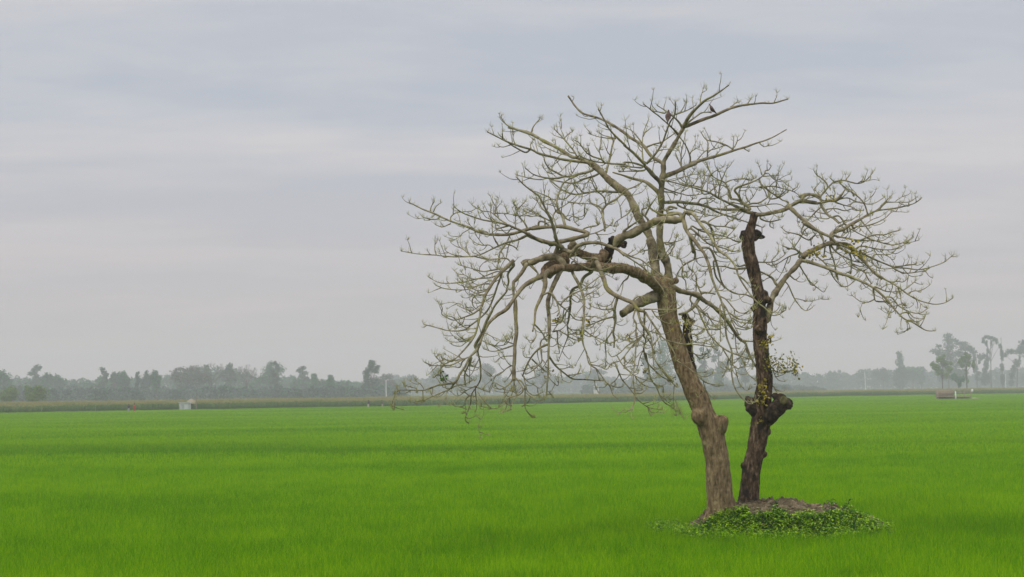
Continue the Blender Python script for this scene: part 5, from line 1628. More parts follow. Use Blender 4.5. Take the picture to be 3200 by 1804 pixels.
def far_tree(px, ytop, ybase, Y, wpx, blobs, leaf, label, name='tree', n=1600, lean=0.0, trunk_to=0.5, twr=1.0, group='trees beyond the fields', cat='tree', size=None, tall=None):
    """blobs: (u, v, ru, rv) in crown units: u across (-1..1 of half width), v 0..1 of the height"""
    Y = far(Y)
    base = at(px, ybase, Y); base.z = 0
    top = at(px, ytop, Y)
    H = top.z; hw = wpx / 2 * Y / FPX
    root = empty(name, base, label, cat, group)
    B = []
    for (u, v, ru, rv) in blobs:
        B.append(((base.x + u * hw, base.y + rng.uniform(-0.5, 0.5) * hw * 0.6, v * H), ru * hw, rv * H))
    sz = size or (0.0021 * Y * 0.62)
    cm = MB(); crown_faces(cm, B, n, sz)
    tm = MB()
    tr = 0.018 * H * twr
    z1 = trunk_to * H
    tpx = lean * hw
    tm.tube(catmull([(base.x, base.y, -0.1), (base.x + tpx * 0.3, base.y, z1 * 0.5), (base.x + tpx, base.y, z1), (base.x + tpx * 1.2, base.y, z1 * 1.15)], 0.5),
            np.interp(np.linspace(0, 1, len(catmull([(base.x, base.y, -0.1), (base.x + tpx * 0.3, base.y, z1 * 0.5), (base.x + tpx, base.y, z1), (base.x + tpx * 1.2, base.y, z1 * 1.15)], 0.5))), [0, 1], [tr, tr * 0.5]), 7)
    for (c, rx, rz) in B[:9]:
        z0 = z1 * rng.uniform(0.55, 0.95)
        t = z0 / max(z1, 0.1)
        s0 = (base.x + tpx * t * t, base.y, z0)
        mid = tuple(np.array(s0) * 0.5 + np.array(c) * 0.5 + np.array((0, 0, 0.2)))
        tm.tube([s0, mid, c], [tr * 0.5, tr * 0.35, tr * 0.12], 5)
    tm.build('trunk', M['far_bark'], root)
    cm.build('crown', M[leaf], root, smooth=False)
    return root


def round_b(k=7):
    return [(0, .62, .75, .30)] + [(rng.uniform(-.75, .75), rng.uniform(.5, .88), rng.uniform(.3, .5), rng.uniform(.1, .17)) for _ in range(k)] + [(rng.uniform(-.15, .15), .88, .35, .12)]


def tall_b(k=12, w=.42):
    out = []
    for i in range(k):
        v = .3 + .66 * i / (k - 1)
        sp = .75 * math.sin(math.pi * min(1, (1.08 - v) * 1.25)) + .1
        out.append((rng.uniform(-sp, sp), v, w * rng.uniform(.6, 1.1) * (1.15 - 0.45 * v), rng.uniform(.05, .095)))
    return out


def spire_b():
    return [(0, .2, .8, .16), (-.35, .3, .5, .1), (.3, .36, .5, .1), (0, .45, .6, .14), (.1, .6, .5, .12), (-.05, .75, .45, .13), (0, .9, .33, .10)]


def bush_b(k=7):
    return [(rng.uniform(-.8, .8), rng.uniform(.3, .72), rng.uniform(.3, .5), rng.uniform(.2, .3)) for _ in range(k)] + [(0, .45, .8, .4)]


# left-hand wood: the trees that stand out of it
far_tree(72, 1202, 1268, 395, 150, [(-.7, .55, .35, .36), (-.45, .62, .3, .34), (.25, .55, .45, .36), (.6, .62, .4, .36), (.75, .6, .25, .33)][0:2] + [(-.85, .4, .3, .3)], 'lf_yellow', 'dark green bush at the left edge behind the maize', 'bush', n=1900, trunk_to=.35, group='bushes behind the maize', cat='bush')
far_tree(108, 1198, 1266, 390, 76, bush_b(), 'lf_yellow', 'broad dark green bush standing in front of the wood near the left edge', 'bush', n=1900, trunk_to=.35, group='bushes behind the maize', cat='bush')
for px, yt, w, kind, leaf, lab in (
        (10, 1158, 60, 'r', 'lf_green', 'tree cut by the left edge at the top of the wood'),
        (112, 1146, 44, 't', 'lf_gum', 'tree with a forked top rising over the left wood'),
        (145, 1164, 26, 'r', 'lf_green', 'small round treetop just right of the forked treetop'),
        (182, 1168, 44, 'r', 'lf_green', 'low rounded treetop in the middle of the left wood'),
        (322, 1150, 30, 't', 'lf_dark', 'tall tree with a knobbed top above the left wood'),
        (356, 1160, 28, 'r', 'lf_dark', 'dark rounded treetop beside the knobbed tall tree'),
        (388, 1157, 44, 'r', 'lf_green', 'paired rounded treetops left of the slim pole tree'),
        (430, 1162, 12, 't', 'lf_gum', 'slim pole-like tree standing in a gap of the wood'),
        (458, 1156, 36, 'r', 'lf_dark', 'rounded dark crown right of the slim pole tree'),
        (488, 1156, 30, 'r', 'lf_green', 'green crown between two dark crowns left of the big brown dome'),
        (600, 1140, 120, 'r', 'lf_brown', 'wide brownish tree forming the left shoulder of the big dome'),
        (716, 1130, 42, 'r', 'lf_dark', 'dark green rounded tree right of the brownish dome tree'),
        (846, 1128, 70, 'r', 'lf_green', 'light green broad tree with a tufted top'),
        (862, 1130, 20, 't', 'lf_gum', 'narrow treetop above the light green broad tree'),
        (944, 1147, 36, 't', 'lf_gum', 'upright tree left of the tallest dark tree in the wood'),
        (985, 1165, 30, 'r', 'lf_green', 'low treetop right of the upright tree'),
        (1032, 1172, 34, 'r', 'lf_green', 'dull green tree left of the tallest dark tree'),
        (1200, 1168, 64, 'r', 'lf_brown', 'pale twiggy tree right of the tallest dark tree'),
        (1258, 1180, 40, 'r', 'lf_gum', 'hazy low tree left of the drooping branch tips'),
        (1290, 1170, 26, 'r', 'lf_gum', 'small hazy round treetop behind the drooping branch tips'),
        (1372, 1146, 66, 'r', 'lf_gum', 'hazy dome-shaped tree behind the lowest left branches'),
        (1430, 1180, 50, 'r', 'lf_gum', 'hazy low tree right of the dome-shaped tree'),
        (1530, 1140, 50, 't', 'lf_gum', 'faint tall tree seen through the hanging branches'),
        (1700, 1146, 60, 'r', 'lf_gum', 'faint hazy tree behind the hanging twigs'),
        (1860, 1150, 56, 'r', 'lf_gum', 'hazy tree left of the tall pair behind the leaning trunk')):
    Y = 455 if px < 1250 else 560
    far_tree(px, yt, 1240, Y + rng.uniform(-15, 15), w * 1.15, round_b() if kind == 'r' else tall_b(9, .8), leaf, lab, n=int(900 + 16 * w), trunk_to=.45)
far_tree(1160, 1120, 1238, 440, 62, [(-.5, .62, .4, .13), (.1, .86, .45, .11), (-.15, .74, .5, .12), (.45, .7, .4, .09), (.65, .78, .25, .06), (-.35, .5, .4, .12), (-.5, .36, .5, .14), (.2, .34, .7, .18)], 'lf_dark',
         'tallest dark tree of the left wood with a knobbly crown', n=2300, trunk_to=.5)


# bare brownish tree crowning the dome
def twiggy(px, ytop, ybase, Y, wpx, label, leaf='bark_twig'):
    Y = far(Y)
    base = at(px, ybase, Y); base.z = 0
    H = at(px, ytop, Y).z; hw = wpx / 2 * Y / FPX
    root = empty('bare_crown_tree', base, label, 'tree', 'trees beyond the fields')
    tm, cm = MB(), MB()
    tm.tube([(base.x, base.y, -.1), (base.x + .1, base.y, H * .35), (base.x, base.y, H * .6)], [.6, .44, .3], 8)
    def rec(p, d, l, r, n):
        q = p + d * l
        (tm if n > 3 else cm).tube([p, (p + q) / 2 + rng.normal(0, .06 * l, 3), q], [r, r * .8, r * .6], 4, cap=False)
        if n == 0: return
        for _ in range(3):
            e_ = d + rng.normal(0, .48, 3); e_[2] += .12; e_ /= np.linalg.norm(e_)
            rec(q, e_, l * .74, r * .62, n - 1)
    for k in range(7):
        a = k / 7 * 6.28
        d = np.array((math.cos(a) * hw / H * 1.6, math.sin(a) * hw / H * 1.6, .62)); d /= np.linalg.norm(d)
        rec(np.array((base.x, base.y, H * rng.uniform(.35, .55))), d, H * .19, .2, 4)
    tm.build('trunk', M['far_bark'], root); cm.build('crown', M['far_bark'], root)


twiggy(660, 1121, 1238, 448, 130, 'leafless brown twiggy tree on top of the dome in the left wood')
twiggy(770, 1140, 1238, 452, 60, 'thin leafless tree right of the dark rounded tree')
twiggy(1515, 1142, 1232, 500, 56, 'faint leafless tree behind the hanging branches')


def wood(name, label, x0, x1, top, Y0, Y1, leaf, step, w, n, ybase=1232):
    """an unbroken far-off wood that reads as one mass"""
    mb = MB()
    px = x0
    while px < x1:
        Y = far(rng.uniform(Y0, Y1))
        yt = top(px) - 10 + rng.uniform(0, 14)
        b = at(px, ybase, Y); H = at(px, yt, Y).z; hw = w * rng.uniform(.7, 1.3) / 2 * Y / FPX
        B = [((b.x + u * hw, b.y, v * H), ru * hw, rv * H) for u, v, ru, rv in round_b(5) + [(0, .16, 1.0, .2), (-.5, .34, .7, .16), (.5, .34, .7, .16)]]
        crown_faces(mb, B, int(n * 1.5), .0019 * Y * .95)
        px += step * rng.uniform(.6, 1.4)
    o = mb.build(name, M[leaf], smooth=False)
    return tag(o, label, 'wood', kind='stuff')


prof = [(-60, 1172), (60, 1172), (200, 1178), (260, 1186), (330, 1176), (480, 1172), (560, 1158), (620, 1140), (740, 1150), (800, 1172), (900, 1172), (1000, 1186), (1100, 1190), (1240, 1192), (1300, 1196)]
pxs, pys = [p[0] for p in prof], [p[1] for p in prof]
wood('left_wood', 'dense hazy wood along the left horizon behind the maize', -70, 1260, lambda p: float(np.interp(p, pxs, pys)) + 6, 462, 520, 'lf_green', 15, 46, 480)
wood('undergrowth', 'low grey green undergrowth at the foot of the left wood', -60, 1260, lambda p: 1212, 425, 452, 'lf_gum', 17, 50, 240)
wood('middle_wood', 'pale hazy wood seen between the hanging branches', 1230, 2420, lambda p: 1180 + 8 * math.sin(p * .02), 640, 760, 'lf_gum', 16, 44, 330)
wood('right_wood', 'blue hazy wood low on the horizon right of the bare trees', 2400, 3290, lambda p: 1160 + 7 * math.sin(p * .013) + 5 * math.sin(p * .05), 640, 760, 'lf_dark', 14, 40, 330)
wood('undergrowth', 'low scrub along the far edge behind the two trunks', 1830, 2560, lambda p: 1212 + 5 * math.sin(p * .03), 470, 500, 'lf_gum', 15, 42, 240)

# tall trees behind the trunks
far_tree(2072, 1062, 1228, 485, 92, [(0, .3, .8, .2), (-.3, .45, .6, .14), (.3, .5, .6, .15), (0, .62, .65, .16), (-.2, .76, .5, .13), (.15, .82, .45, .12), (0, .92, .33, .09)], 'lf_green',
         'tall dense grey green tree behind the leaning trunk', n=3200, trunk_to=.5)
far_tree(2028, 1098, 1228, 500, 44, tall_b(9, .6), 'lf_gum', 'thinner tree left of the tall dense tree behind the leaning trunk', n=1300, trunk_to=.6)
far_tree(2205, 1088, 1228, 480, 60, tall_b(11, .5), 'lf_green', 'open feathery tree seen between the two trunks on the left', n=1600, trunk_to=.75)
far_tree(2248, 1080, 1228, 478, 64, tall_b(11, .5), 'lf_gum', 'taller open gum tree seen between the two trunks', n=1700, trunk_to=.75)
far_tree(2246, 1150, 1228, 476, 40, spire_b(), 'lf_green', 'narrow conical tree between the two trunks', n=1000, trunk_to=.6)
far_tree(2330, 1100, 1228, 482, 60, tall_b(10, .5), 'lf_gum', 'open tree partly hidden by the straight trunk', n=1500, trunk_to=.7)
far_tree(2170, 1140, 1228, 470, 60, round_b(), 'lf_green', 'rounded tree between the leaning trunk and the gum trees', n=1500, trunk_to=.5)
far_tree(2440, 1195, 1232, 465, 74, bush_b(), 'lf_dark', 'dark rounded shrub right of the straight trunk', 'shrub', n=1400, trunk_to=.4, cat='shrub')

# right-hand trees
far_tree(2812, 1096, 1216, 520, 56, [(0, .16, .75, .14), (-.35, .3, .5, .1), (.3, .36, .5, .1), (-.1, .45, .6, .12), (.3, .55, .42, .1), (.05, .68, .45, .11), (.15, .8, .4, .1), (.1, .92, .34, .07)], 'lf_dark',
         'dark column-shaped tree standing alone above right horizon shrubs', n=2300, trunk_to=.6)
far_tree(2762, 1150, 1218, 540, 60, round_b(), 'lf_gum', 'low rounded hazy tree left of the column-shaped tree', n=1300)
far_tree(2854, 1146, 1218, 535, 70, round_b(), 'lf_green', 'broad rounded tree right of the column-shaped tree', n=1600)
far_tree(2880, 1148, 1218, 538, 24, tall_b(8, .6), 'lf_green', 'narrow tree at the right end of the shrubs by the column-shaped tree', n=800)
far_tree(2966, 1036, 1216, 505, 92, [(.05, .93, .36, .05), (.0, .84, .40, .07), (.15, .74, .45, .07), (-.75, .66, .5, .06), (-.5, .6, .4, .05), (.0, .62, .42, .07), (.2, .52, .5, .08), (-.95, .46, .18, .03),
                                     (-.2, .42, .5, .08), (-.75, .3, .4, .07), (-.4, .2, .4, .07), (.1, .34, .5, .08), (.55, .84, .2, .04), (-.55, .75, .2, .04)], 'lf_gum',
         'tallest gum tree of the right group with tiered grey green crown', n=3300, trunk_to=.85, twr=.7)
far_tree(3022, 1062, 1216, 503, 96, [(-.2, .93, .4, .05), (-.1, .84, .5, .07), (.35, .82, .3, .06), (.55, .75, .22, .05), (.75, .66, .2, .05), (.95, .62, .14, .06), (-.35, .72, .4, .08), (-.1, .6, .45, .07), (.1, .5, .3, .06),
                                     (-.55, .5, .3, .07), (-.4, .34, .5, .07), (-.7, .28, .3, .05)], 'lf_gum', 'second gum tree with a drooping right shoulder in the right group', n=2900, trunk_to=.85, twr=.7)
far_tree(2946, 1110, 1222, 430, 66, [(-.55, .68, .42, .10), (.35, .78, .42, .10), (-.15, .88, .45, .09), (.62, .62, .34, .09), (-.1, .56, .36, .09), (.35, .46, .26, .08), (-.85, .76, .22, .06), (.8, .78, .2, .06), (.15, .96, .2, .05), (-.45, .5, .2, .06)], 'lf_yellow',
         'small olive green round tree on a thin trunk in front of the gums', n=2300, trunk_to=.5, twr=.9)
far_tree(3022, 1100, 1222, 432, 48, [(-.35, .82, .42, .08), (.4, .88, .4, .08), (.25, .70, .35, .07), (-.55, .66, .28, .07), (.85, .68, .22, .13), (-.85, .76, .2, .06), (0, .95, .25, .05), (0, .5, .2, .08), (0, .38, .15, .06), (.1, .28, .15, .05)], 'lf_yellow',
         'olive green tree with long bare trunk right of the small round tree', n=1700, trunk_to=.7, twr=.9)
far_tree(2996, 1165, 1220, 440, 50, [(-.6, .78, .5, .2), (0, .62, .5, .18), (.5, .68, .4, .16), (.1, .4, .25, .15)], 'lf_green', 'spreading low tree between the two olive green trees', n=1000, trunk_to=.5)
far_tree(3054, 1110, 1218, 500, 30, tall_b(9, .5), 'lf_gum', 'thin wispy tree right of the gum group', n=700, trunk_to=.8)
far_tree(3098, 1044, 1216, 498, 62, [(-.25, .95, .3, .035), (.1, .93, .25, .04), (.42, .9, .2, .045), (.74, .87, .2, .06), (-.6, .88, .2, .06), (-.36, .83, .14, .06), (.2, .83, .12, .06), (.88, .78, .1, .05), (-.2, .68, .16, .07), (-.32, .56, .22, .09), (-.45, .44, .26, .1),
                                     (-.6, .6, .16, .07), (-.55, .3, .26, .1), (-.65, .16, .34, .09), (-.4, .2, .3, .1)], 'lf_gum', 'leaning slender tree with drooping umbrella top', n=2200, trunk_to=.8, lean=.1, twr=.6)
far_tree(3134, 1068, 1216, 497, 22, [(-.05, .9, .3, .06), (.05, .78, .45, .09), (.05, .66, .4, .06), (0, .46, .62, .09), (0, .22, .7, .1), (.1, .14, .5, .07)], 'lf_dark', 'bare pole of a lopped tree with leafy knots', n=1000, trunk_to=.95, twr=.5)
far_tree(3178, 1058, 1216, 495, 78, [(.85, .92, .5, .06), (.6, .8, .5, .08), (.2, .74, .4, .06), (-.45, .74, .4, .06), (-.8, .68, .3, .06), (.9, .66, .35, .08), (.15, .52, .3, .08), (-.1, .4, .26, .09), (-.3, .26, .25, .08), (-.35, .12, .28, .07)],
         'lf_gum', 'slanting tree at the right edge with foliage along its trunk', n=2300, trunk_to=.7, lean=.35, twr=.6)
far_tree(3240, 1030, 1216, 498, 110, tall_b(12, .45), 'lf_green', 'large leafy tree cut off by the right edge', n=1800, trunk_to=.7)

# ------------------------------------------------------------------ shed, hut, posts, bamboo stage, people in the far field
M['tin'] = noise_mat('weathered_tin', [(0.38, 0.40, 0.39), (0.52, 0.54, 0.53), (0.64, 0.66, 0.64)], scale=1.2, coord='World', rough=0.5)
M['tin_roof'] = plain('pale_tin_roof', (0.6, 0.62, 0.62), 0.4)
M['thatch'] = noise_mat('dry_thatch', [(0.16, 0.13, 0.08), (0.30, 0.25, 0.17), (0.42, 0.37, 0.27)], scale=3, stretch=(6, 6, 1), bump=.6)
M['pole_white'] = plain('whitewashed_post', (0.72, 0.72, 0.70), .6)
M['bamboo'] = noise_mat('old_bamboo', [(0.16, 0.12, 0.09), (0.31, 0.235, 0.17), (0.45, 0.36, 0.27)], scale=4, stretch=(1, 1, 5))
M['painted_dark'] = plain('painted_interior_shade', (0.03, 0.028, 0.025), .9)
M['stone_white'] = plain('whitewashed_masonry', (0.68, 0.66, 0.62), .7)

# small tin pump shed on the bund
Y = 283.0
k = Y / FPX
b = at(577, 1284, Y); b.z = 0
root = empty('pump_shed', b, 'small pale tin shed with a flat roof at the maize edge', 'shed')
yaw = R(28)
cx, sx = math.cos(yaw), math.sin(yaw)
H = at(577, 1258, Y).z
wall = MB(); wall.box((b.x, b.y, H * .5 - .05), (1.9, 1.5, H - .1), yaw)
for i in range(14):                                # upright ribs of the tin sheet
    t = -0.9 + 1.8 * i / 13
    wall.box((b.x + t * cx + .76 * sx, b.y + t * sx - .76 * cx, H * .5 - .05), (.035, .03, H - .2), yaw)
    t2 = -0.7 + 1.4 * i / 13
    wall.box((b.x - .96 * cx - t2 * sx, b.y - .96 * sx + t2 * cx, H * .5 - .05), (.03, .03, H - .2), yaw)
wall.build('wall', M['tin'], root, smooth=False)
rf = MB(); rf.box((b.x, b.y, H + .0), (2.15, 1.8, .08), yaw); rf.box((b.x, b.y, H - .08), (2.0, 1.65, .06), yaw)
rf.build('roof', M['tin_roof'], root, smooth=False)
dr = MB(); dr.box((b.x + .05 * cx + .785 * sx, b.y + .05 * sx - .785 * cx, H * .42), (.75, .04, H * .8), yaw)
dr.build('door', M['tin_roof'], root, smooth=False)
cp = MB()
for t in (-.98, .98):
    cp.box((b.x + t * cx + .79 * sx, b.y + t * sx - .79 * cx, H * .5 - .04), (.07, .07, H - .08), yaw)
cp.build('corner_post', M['tin_roof'], root, smooth=False)

# thatched shelter behind it
Y = 287.0
b = at(598, 1282, Y); b.z = 0
root = empty('thatched_hut', b, 'small hut with pyramid thatch roof half hidden behind the tin shed', 'hut')
He, Hr = at(598, 1259, Y).z, at(595, 1246, Y).z
w = MB(); w.box((b.x, b.y, He / 2), (1.9, 1.8, He - .1)); w.build('wall', M['bamboo'], root, smooth=False)
w = MB(); w.box((b.x + .5, b.y - .92, He * .45), (.7, .03, He * .85)); w.build('doorway', M['painted_dark'], root, smooth=False)  # flat near-black panel: the unlit opening is painted on the solid wall
w = MB(); w.add([(b.x - 1.15, b.y - 1.1, He - .15), (b.x + 1.15, b.y - 1.1, He - .15), (b.x + 1.15, b.y + 1.1, He - .15), (b.x - 1.15, b.y + 1.1, He - .15), (b.x - .2, b.y, Hr), (b.x + .15, b.y, Hr)],
           [(0, 1, 5, 4), (1, 2, 5), (2, 3, 4, 5), (3, 0, 4), (3, 2, 1, 0)])
w.build('roof', M['thatch'], root, smooth=False)
for sx_ in (-.95, .95):
    w = MB(); w.tube([(b.x + sx_, b.y - 1.0, -.1), (b.x + sx_, b.y - 1.0, He)], [.05, .045], 8); w.build('post', M['bamboo'], root)


def post(px, yt, yb, Y, r, label, name='post', mat='pole_white', cat='post', cap=False, z0=-.1):
    b = at(px, yb, Y); b.z = 0
    H = at(px, yt, Y).z
    root = empty(name, b, label, cat, 'posts in the far fields')
    m_ = MB()
    lean = rng.normal(0, .02)
    pp = catmull([(b.x, b.y, z0), (b.x + lean * H * .5, b.y, H * .5), (b.x + lean * H, b.y, H)], .4)
    m_.tube(pp, np.linspace(r * 1.15, r * .8, len(pp)), 10)
    m_.build('shaft', M[mat], root)
    m_ = MB(); m_.tube([(b.x + lean * H, b.y, H - .06), (b.x + lean * H, b.y, H + .05), (b.x + lean * H, b.y, H + .1)], [r * 1.25, r * 1.2, r * .3], 10)
    m_.build('top_cap', M[mat], root)


post(614, 1233, 1282, 281, .045, 'thin pole standing beside the thatched hut', mat='bamboo')
post(2706, 1164, 1216, 560, .16, 'white pole alone above the maize right of the trees', cat='pole')
post(3143, 1170, 1216, 490, .13, 'white pole under the lopped tree at right', cat='pole')
post(1207, 1189, 1238, 432, .15, 'pale pole at the edge of the left wood', cat='pole')
post(130, 1268, 1289, 266, .05, 'thin pale stake in front of the maize at far left', mat='bamboo')
post(298, 1268, 1286, 268, .05, 'short pale stake at the maize edge left of the two workers', mat='bamboo')

# little white gateway showing through the branches
Y = 470.0
b = at(1863, 1226, Y); b.z = 0
root = empty('white_shrine', b, 'tiny white shrine with pointed top behind the maize', 'shrine')
s_ = Y / FPX
zb, zt, zp = at(1863, 1221, Y).z, at(1863, 1210, Y).z, at(1863, 1196, Y).z
w = MB(); w.box((b.x, b.y, zb / 2), (15 * s_, 1.4, zb)); w.box((b.x, b.y, zb + .12), (17 * s_, 1.6, .2)); w.build('plinth', M['stone_white'], root, smooth=False)
for t in (-6.5, 6.5):
    w = MB(); w.box((b.x + t * s_, b.y, (zb + zt) / 2 + .12), (1.6 * s_, .5, zt - zb)); w.build('pillar', M['stone_white'], root, smooth=False)
w = MB(); w.box((b.x, b.y, zt + .2), (15 * s_, .7, .2)); w.tube([(b.x, b.y, zt + .2), (b.x, b.y, zt + .7), (b.x, b.y, zp)], [.4, .22, .04], 8); w.build('roof', M['stone_white'], root, smooth=False)

# bamboo stage / culvert in the rice on the right
Y = 306.0
c0 = at(2983, 1252, Y); c0.z = 0
root = empty('bamboo_stage', c0, 'brown bamboo platform with railings and white posts in the rice at right', 'platform')
s_ = Y / FPX


def X_(px): return at(px, 1250, Y).x
def Z_(py, px=2985): return at(px, py, Y).z


zd, zr = Z_(1239), Z_(1219)
w = MB(); w.box(((X_(2930) + X_(2986)) / 2, Y + .8, zd), (X_(2986) - X_(2930), 2.2, .22)); 
for i in range(18): w.box((X_(2931) + (X_(2985) - X_(2931)) * i / 17, Y + .8, zd + .13), (.16, 2.3, .05))
w.build('deck', M['bamboo'], root, smooth=False)
w = MB(); w.box(((X_(2931) + X_(2985)) / 2, Y + 1.2, (zd + zr) / 2), (X_(2985) - X_(2931), .06, zr - zd - .1))
for i in range(26): w.tube([(X_(2931) + (X_(2985) - X_(2931)) * i / 25, Y + 1.14, zd), (X_(2931) + (X_(2985) - X_(2931)) * i / 25 + rng.normal(0, .03), Y + 1.14, zr + rng.normal(0, .06))], [.05, .04], 6)
w.build('woven_screen', M['bamboo'], root)
w = MB(); w.box(((X_(2935) + X_(2982)) / 2, Y + 1.7, zd / 2), (X_(2982) - X_(2935), .1, zd - .1)); w.build('under_deck_shade', M['painted_dark'], root, smooth=False)  # near-black sheet: shade under the deck put in as colour
for px, yt, r, mt in ((2931, 1218, .10, 'bamboo'), (2986, 1223, .12, 'pole_white'), (2999, 1224, .05, 'bamboo'), (3014, 1221, .07, 'bamboo'), (3034, 1221, .08, 'bamboo')):
    w = MB(); z = Z_(yt)
    w.tube([(X_(px), Y - .2, -.1), (X_(px), Y - .2, z * .5), (X_(px), Y - .2, z)], [r * 1.5, r * 1.2, r], 8)
    w.build('post', M[mt], root)
w = MB(); w.ball((X_(3038), Y - .25, Z_(1222)), .26, 2, (1, 1, 1.35)); w.build('white_sack', M['pole_white'], root)
for py in (1219, 1229, 1238):
    w = MB(); w.tube([(X_(2986), Y - .2, Z_(py)), (X_(3010), Y - .2, Z_(py) + .03), (X_(3034), Y - .2, Z_(py + .5))], [.05, .05, .05], 6); w.build('rail', M['bamboo'], root)
w = MB(); w.box(((X_(2988) + X_(3034)) / 2, Y + .4, zd * .85), (X_(3034) - X_(2988), 1.6, .12)); w.build('walkway', M['bamboo'], root, smooth=False)
# low bank of bare earth that carries it
V, F = [], []
for i in range(60):
    t = i / 59; px = 2880 + t * 280
    x = X_(px); hgt = .62 * math.exp(-((t - .42) / .30) ** 2) + .5 * (1 - abs(2 * t - 1)) * .35 + .1
    for yy_, zz in ((-2.2, 0.0), (-.9, .8), (.8, 1.0), (2.6, 0.0)):
        V.append((x, Y + yy_ + 1.2, max(0.0, zz * hgt * (1 + .25 * noise.noise(Vector((x, yy_, 1)))))))
for i in range(59):
    for j in range(3): F.append((i * 4 + j, (i + 1) * 4 + j, (i + 1) * 4 + j + 1, i * 4 + j + 1))
w = MB(); w.add(V, F)
o = w.build('earth_bank', noise_mat('pale_bank', [(0.09, 0.14, 0.03), (0.24, 0.23, 0.12), (0.42, 0.38, 0.27)], scale=.35, coord='World'))
tag(o, 'low pale earth bank under the bamboo platform', 'bank', kind='structure')

M['skin'] = plain('brown_skin', (0.16, 0.085, 0.05))
M['hair'] = plain('black_hair', (0.012, 0.01, 0.009))


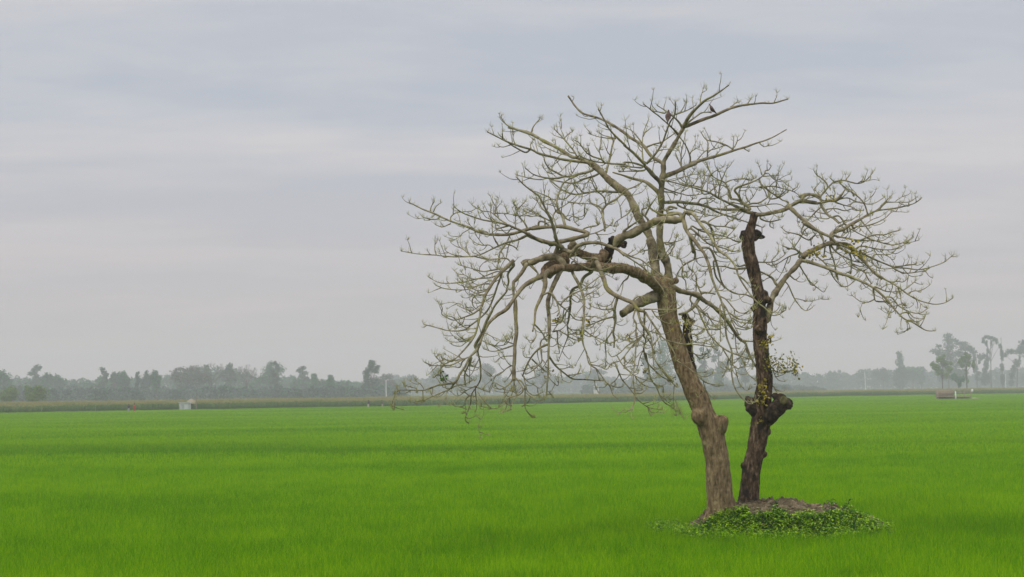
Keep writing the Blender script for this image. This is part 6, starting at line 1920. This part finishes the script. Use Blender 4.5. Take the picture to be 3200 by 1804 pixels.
def person(px, ybase, Y, h, yaw, bend, shirt, lower, label, arm):
    """farm worker: one continuous body; shirt, lower garment and hair are its children"""
    b = at(px, ybase, Y); b.z = 0.14
    root = empty('person', b, label, 'person', 'people in the far fields')
    c, s = math.cos(yaw), math.sin(yaw)
    k = h / 1.7

    def T(x, y, z):
        return (b.x + (x * c - y * s) * k, b.y + (x * s + y * c) * k, b.z + z * k)
    sb, cb = math.sin(bend), math.cos(bend)

    def U(x, u, y=0):                              # point on the bent upper body, u above the hip
        return (x, -u * sb + y * cb, .92 + u * cb + y * sb)
    J = [T(0, 0, .92), T(*U(0, .22)), T(*U(0, .42)), T(*U(0, .53)), T(*U(0, .60)), T(*U(0, .70, -.02)), T(*U(0, .78))]
    rad = [.125, .115, .135, .06, .05, .085, .05]
    ed = [(0, 1), (1, 2), (2, 3), (3, 4), (4, 5), (5, 6)]
    for sg in (-1, 1):
        n = len(J)
        J += [T(sg * .09, 0, .84), T(sg * .10, -.02, .48), T(sg * .11, .02, .07), T(sg * .11, -.13, .03)]
        rad += [.085, .055, .038, .03]
        ed += [(0, n), (n, n + 1), (n + 1, n + 2), (n + 2, n + 3)]
        n = len(J)
        sh = U(sg * .18, .46)
        el = (sg * .23, sh[1] - .05 - arm * .12, sh[2] - .27)
        ha = (sg * .20, el[1] - .08 - arm * .16, el[2] - .24 + arm * .1)
        J += [T(*sh), T(*el), T(*ha), T(ha[0], ha[1] - .03, ha[2] - .08)]
        rad += [.055, .042, .03, .028]
        ed += [(2, n), (n, n + 1), (n + 1, n + 2), (n + 2, n + 3)]
        for f in range(5):                         # fingers and thumb
            m = len(J)
            ox = (f - 1.5) * .016 if f < 4 else -.03
            L_ = (.075, .085, .08, .065, .05)[f]
            p0 = (ha[0] + ox, ha[1] - .035, ha[2] - (.10 if f < 4 else .05))
            J += [T(*p0), T(p0[0] + (0 if f < 4 else -.02), p0[1] - .02, p0[2] - L_)]
            rad += [.009, .007]
            ed += [(n + 3, m), (m, m + 1)]
    me = bpy.data.meshes.new('body')
    me.from_pydata(J, ed, [])
    o = bpy.data.objects.new('body', me)
    COL.objects.link(o)
    sk = o.modifiers.new('s', 'SKIN')
    for i, r in enumerate(rad):
        me.skin_vertices[0].data[i].radius = (r * k, r * k)
    me.skin_vertices[0].data[0].use_root = True
    o.modifiers.new('d', 'SUBSURF').levels = 1
    me.materials.append(M['skin'])
    dg = bpy.context.evaluated_depsgraph_get()
    nm = bpy.data.meshes.new_from_object(o.evaluated_get(dg))
    bpy.data.objects.remove(o)
    nm.materials.clear(); nm.materials.append(M['skin'])
    o = bpy.data.objects.new('body', nm); COL.objects.link(o); parent_keep(o, root)
    g = MB()
    g.tube([T(*U(0, -.04)), T(*U(0, .15)), T(*U(0, .38)), T(*U(0, .50)), T(*U(0, .55))], np.array([.175, .165, .185, .12, .07]) * k, 12)
    for sg in (-1, 1):
        sh = U(sg * .12, .46); el = (sg * .23, U(0, .46)[1] - .05 - arm * .12, U(0, .46)[2] - .22)
        g.tube([T(*sh), T(*el)], [.085 * k, .07 * k], 8)
    g.build('shirt', shirt, root)
    g = MB()
    g.tube([T(0, 0, .98), T(0, 0, .80), T(0, 0, .45), T(0, 0, .22)], np.array([.16, .19, .2, .21]) * k, 12, cap=False)
    g.build('lower_garment', lower, root)
    g = MB(); hd = U(0, .735, .025); g.ball(T(*hd), .105 * k, 2, (.95, 1, .95)); g.build('hair', M['hair'], root)
    g = MB(); nz_ = U(0, .69, -.11); g.ball(T(*nz_), .02 * k, 1); g.build('nose', M['skin'], root)


person(402, 1282, 266, 1.62, R(20), .35, plain('black_shirt', (0.03, 0.035, 0.04)), plain('grey_cloth', (0.32, 0.33, 0.33)), 'person in dark top and grey cloth bending before the maize', .6)
person(421, 1281, 266, 1.68, R(-40), .12, plain('red_cloth', (0.55, 0.07, 0.04)), plain('dull_red_cloth', (0.36, 0.07, 0.05)), 'person in red clothes walking along the maize edge', .3)
person(1151, 1273, 290, 1.66, R(80), .1, plain('navy_shirt', (0.03, 0.04, 0.07)), plain('pale_cloth', (0.42, 0.36, 0.32)), 'person in dark blue shirt and pale cloth before the maize', .2)
person(1195, 1273, 292, 1.6, R(-70), .2, plain('brown_shirt', (0.10, 0.075, 0.06)), plain('tan_cloth', (0.34, 0.29, 0.22)), 'person in brown shirt at the maize edge nearer the hanging branches', .4)

# ------------------------------------------------------------------ air: pale haze over the whole plain
hm = bpy.data.materials.new('haze')
hm.use_nodes = True
N, L = hm.node_tree.nodes, hm.node_tree.links
N.clear()
pv = N.new('ShaderNodeVolumePrincipled')
pv.inputs['Color'].default_value = (0.935, 0.94, 0.955, 1)
pv.inputs['Density'].default_value = 0.0007
pv.inputs['Anisotropy'].default_value = 0.0
ho = N.new('ShaderNodeOutputMaterial')
L.new(pv.outputs[0], ho.inputs['Volume'])
mb = MB(); mb.box((0, 820, 27.5), (2860, 1800, 57))
o = mb.build('haze', hm, smooth=False)
tag(o, 'pale blue grey haze lying over the plain', 'haze', kind='stuff')
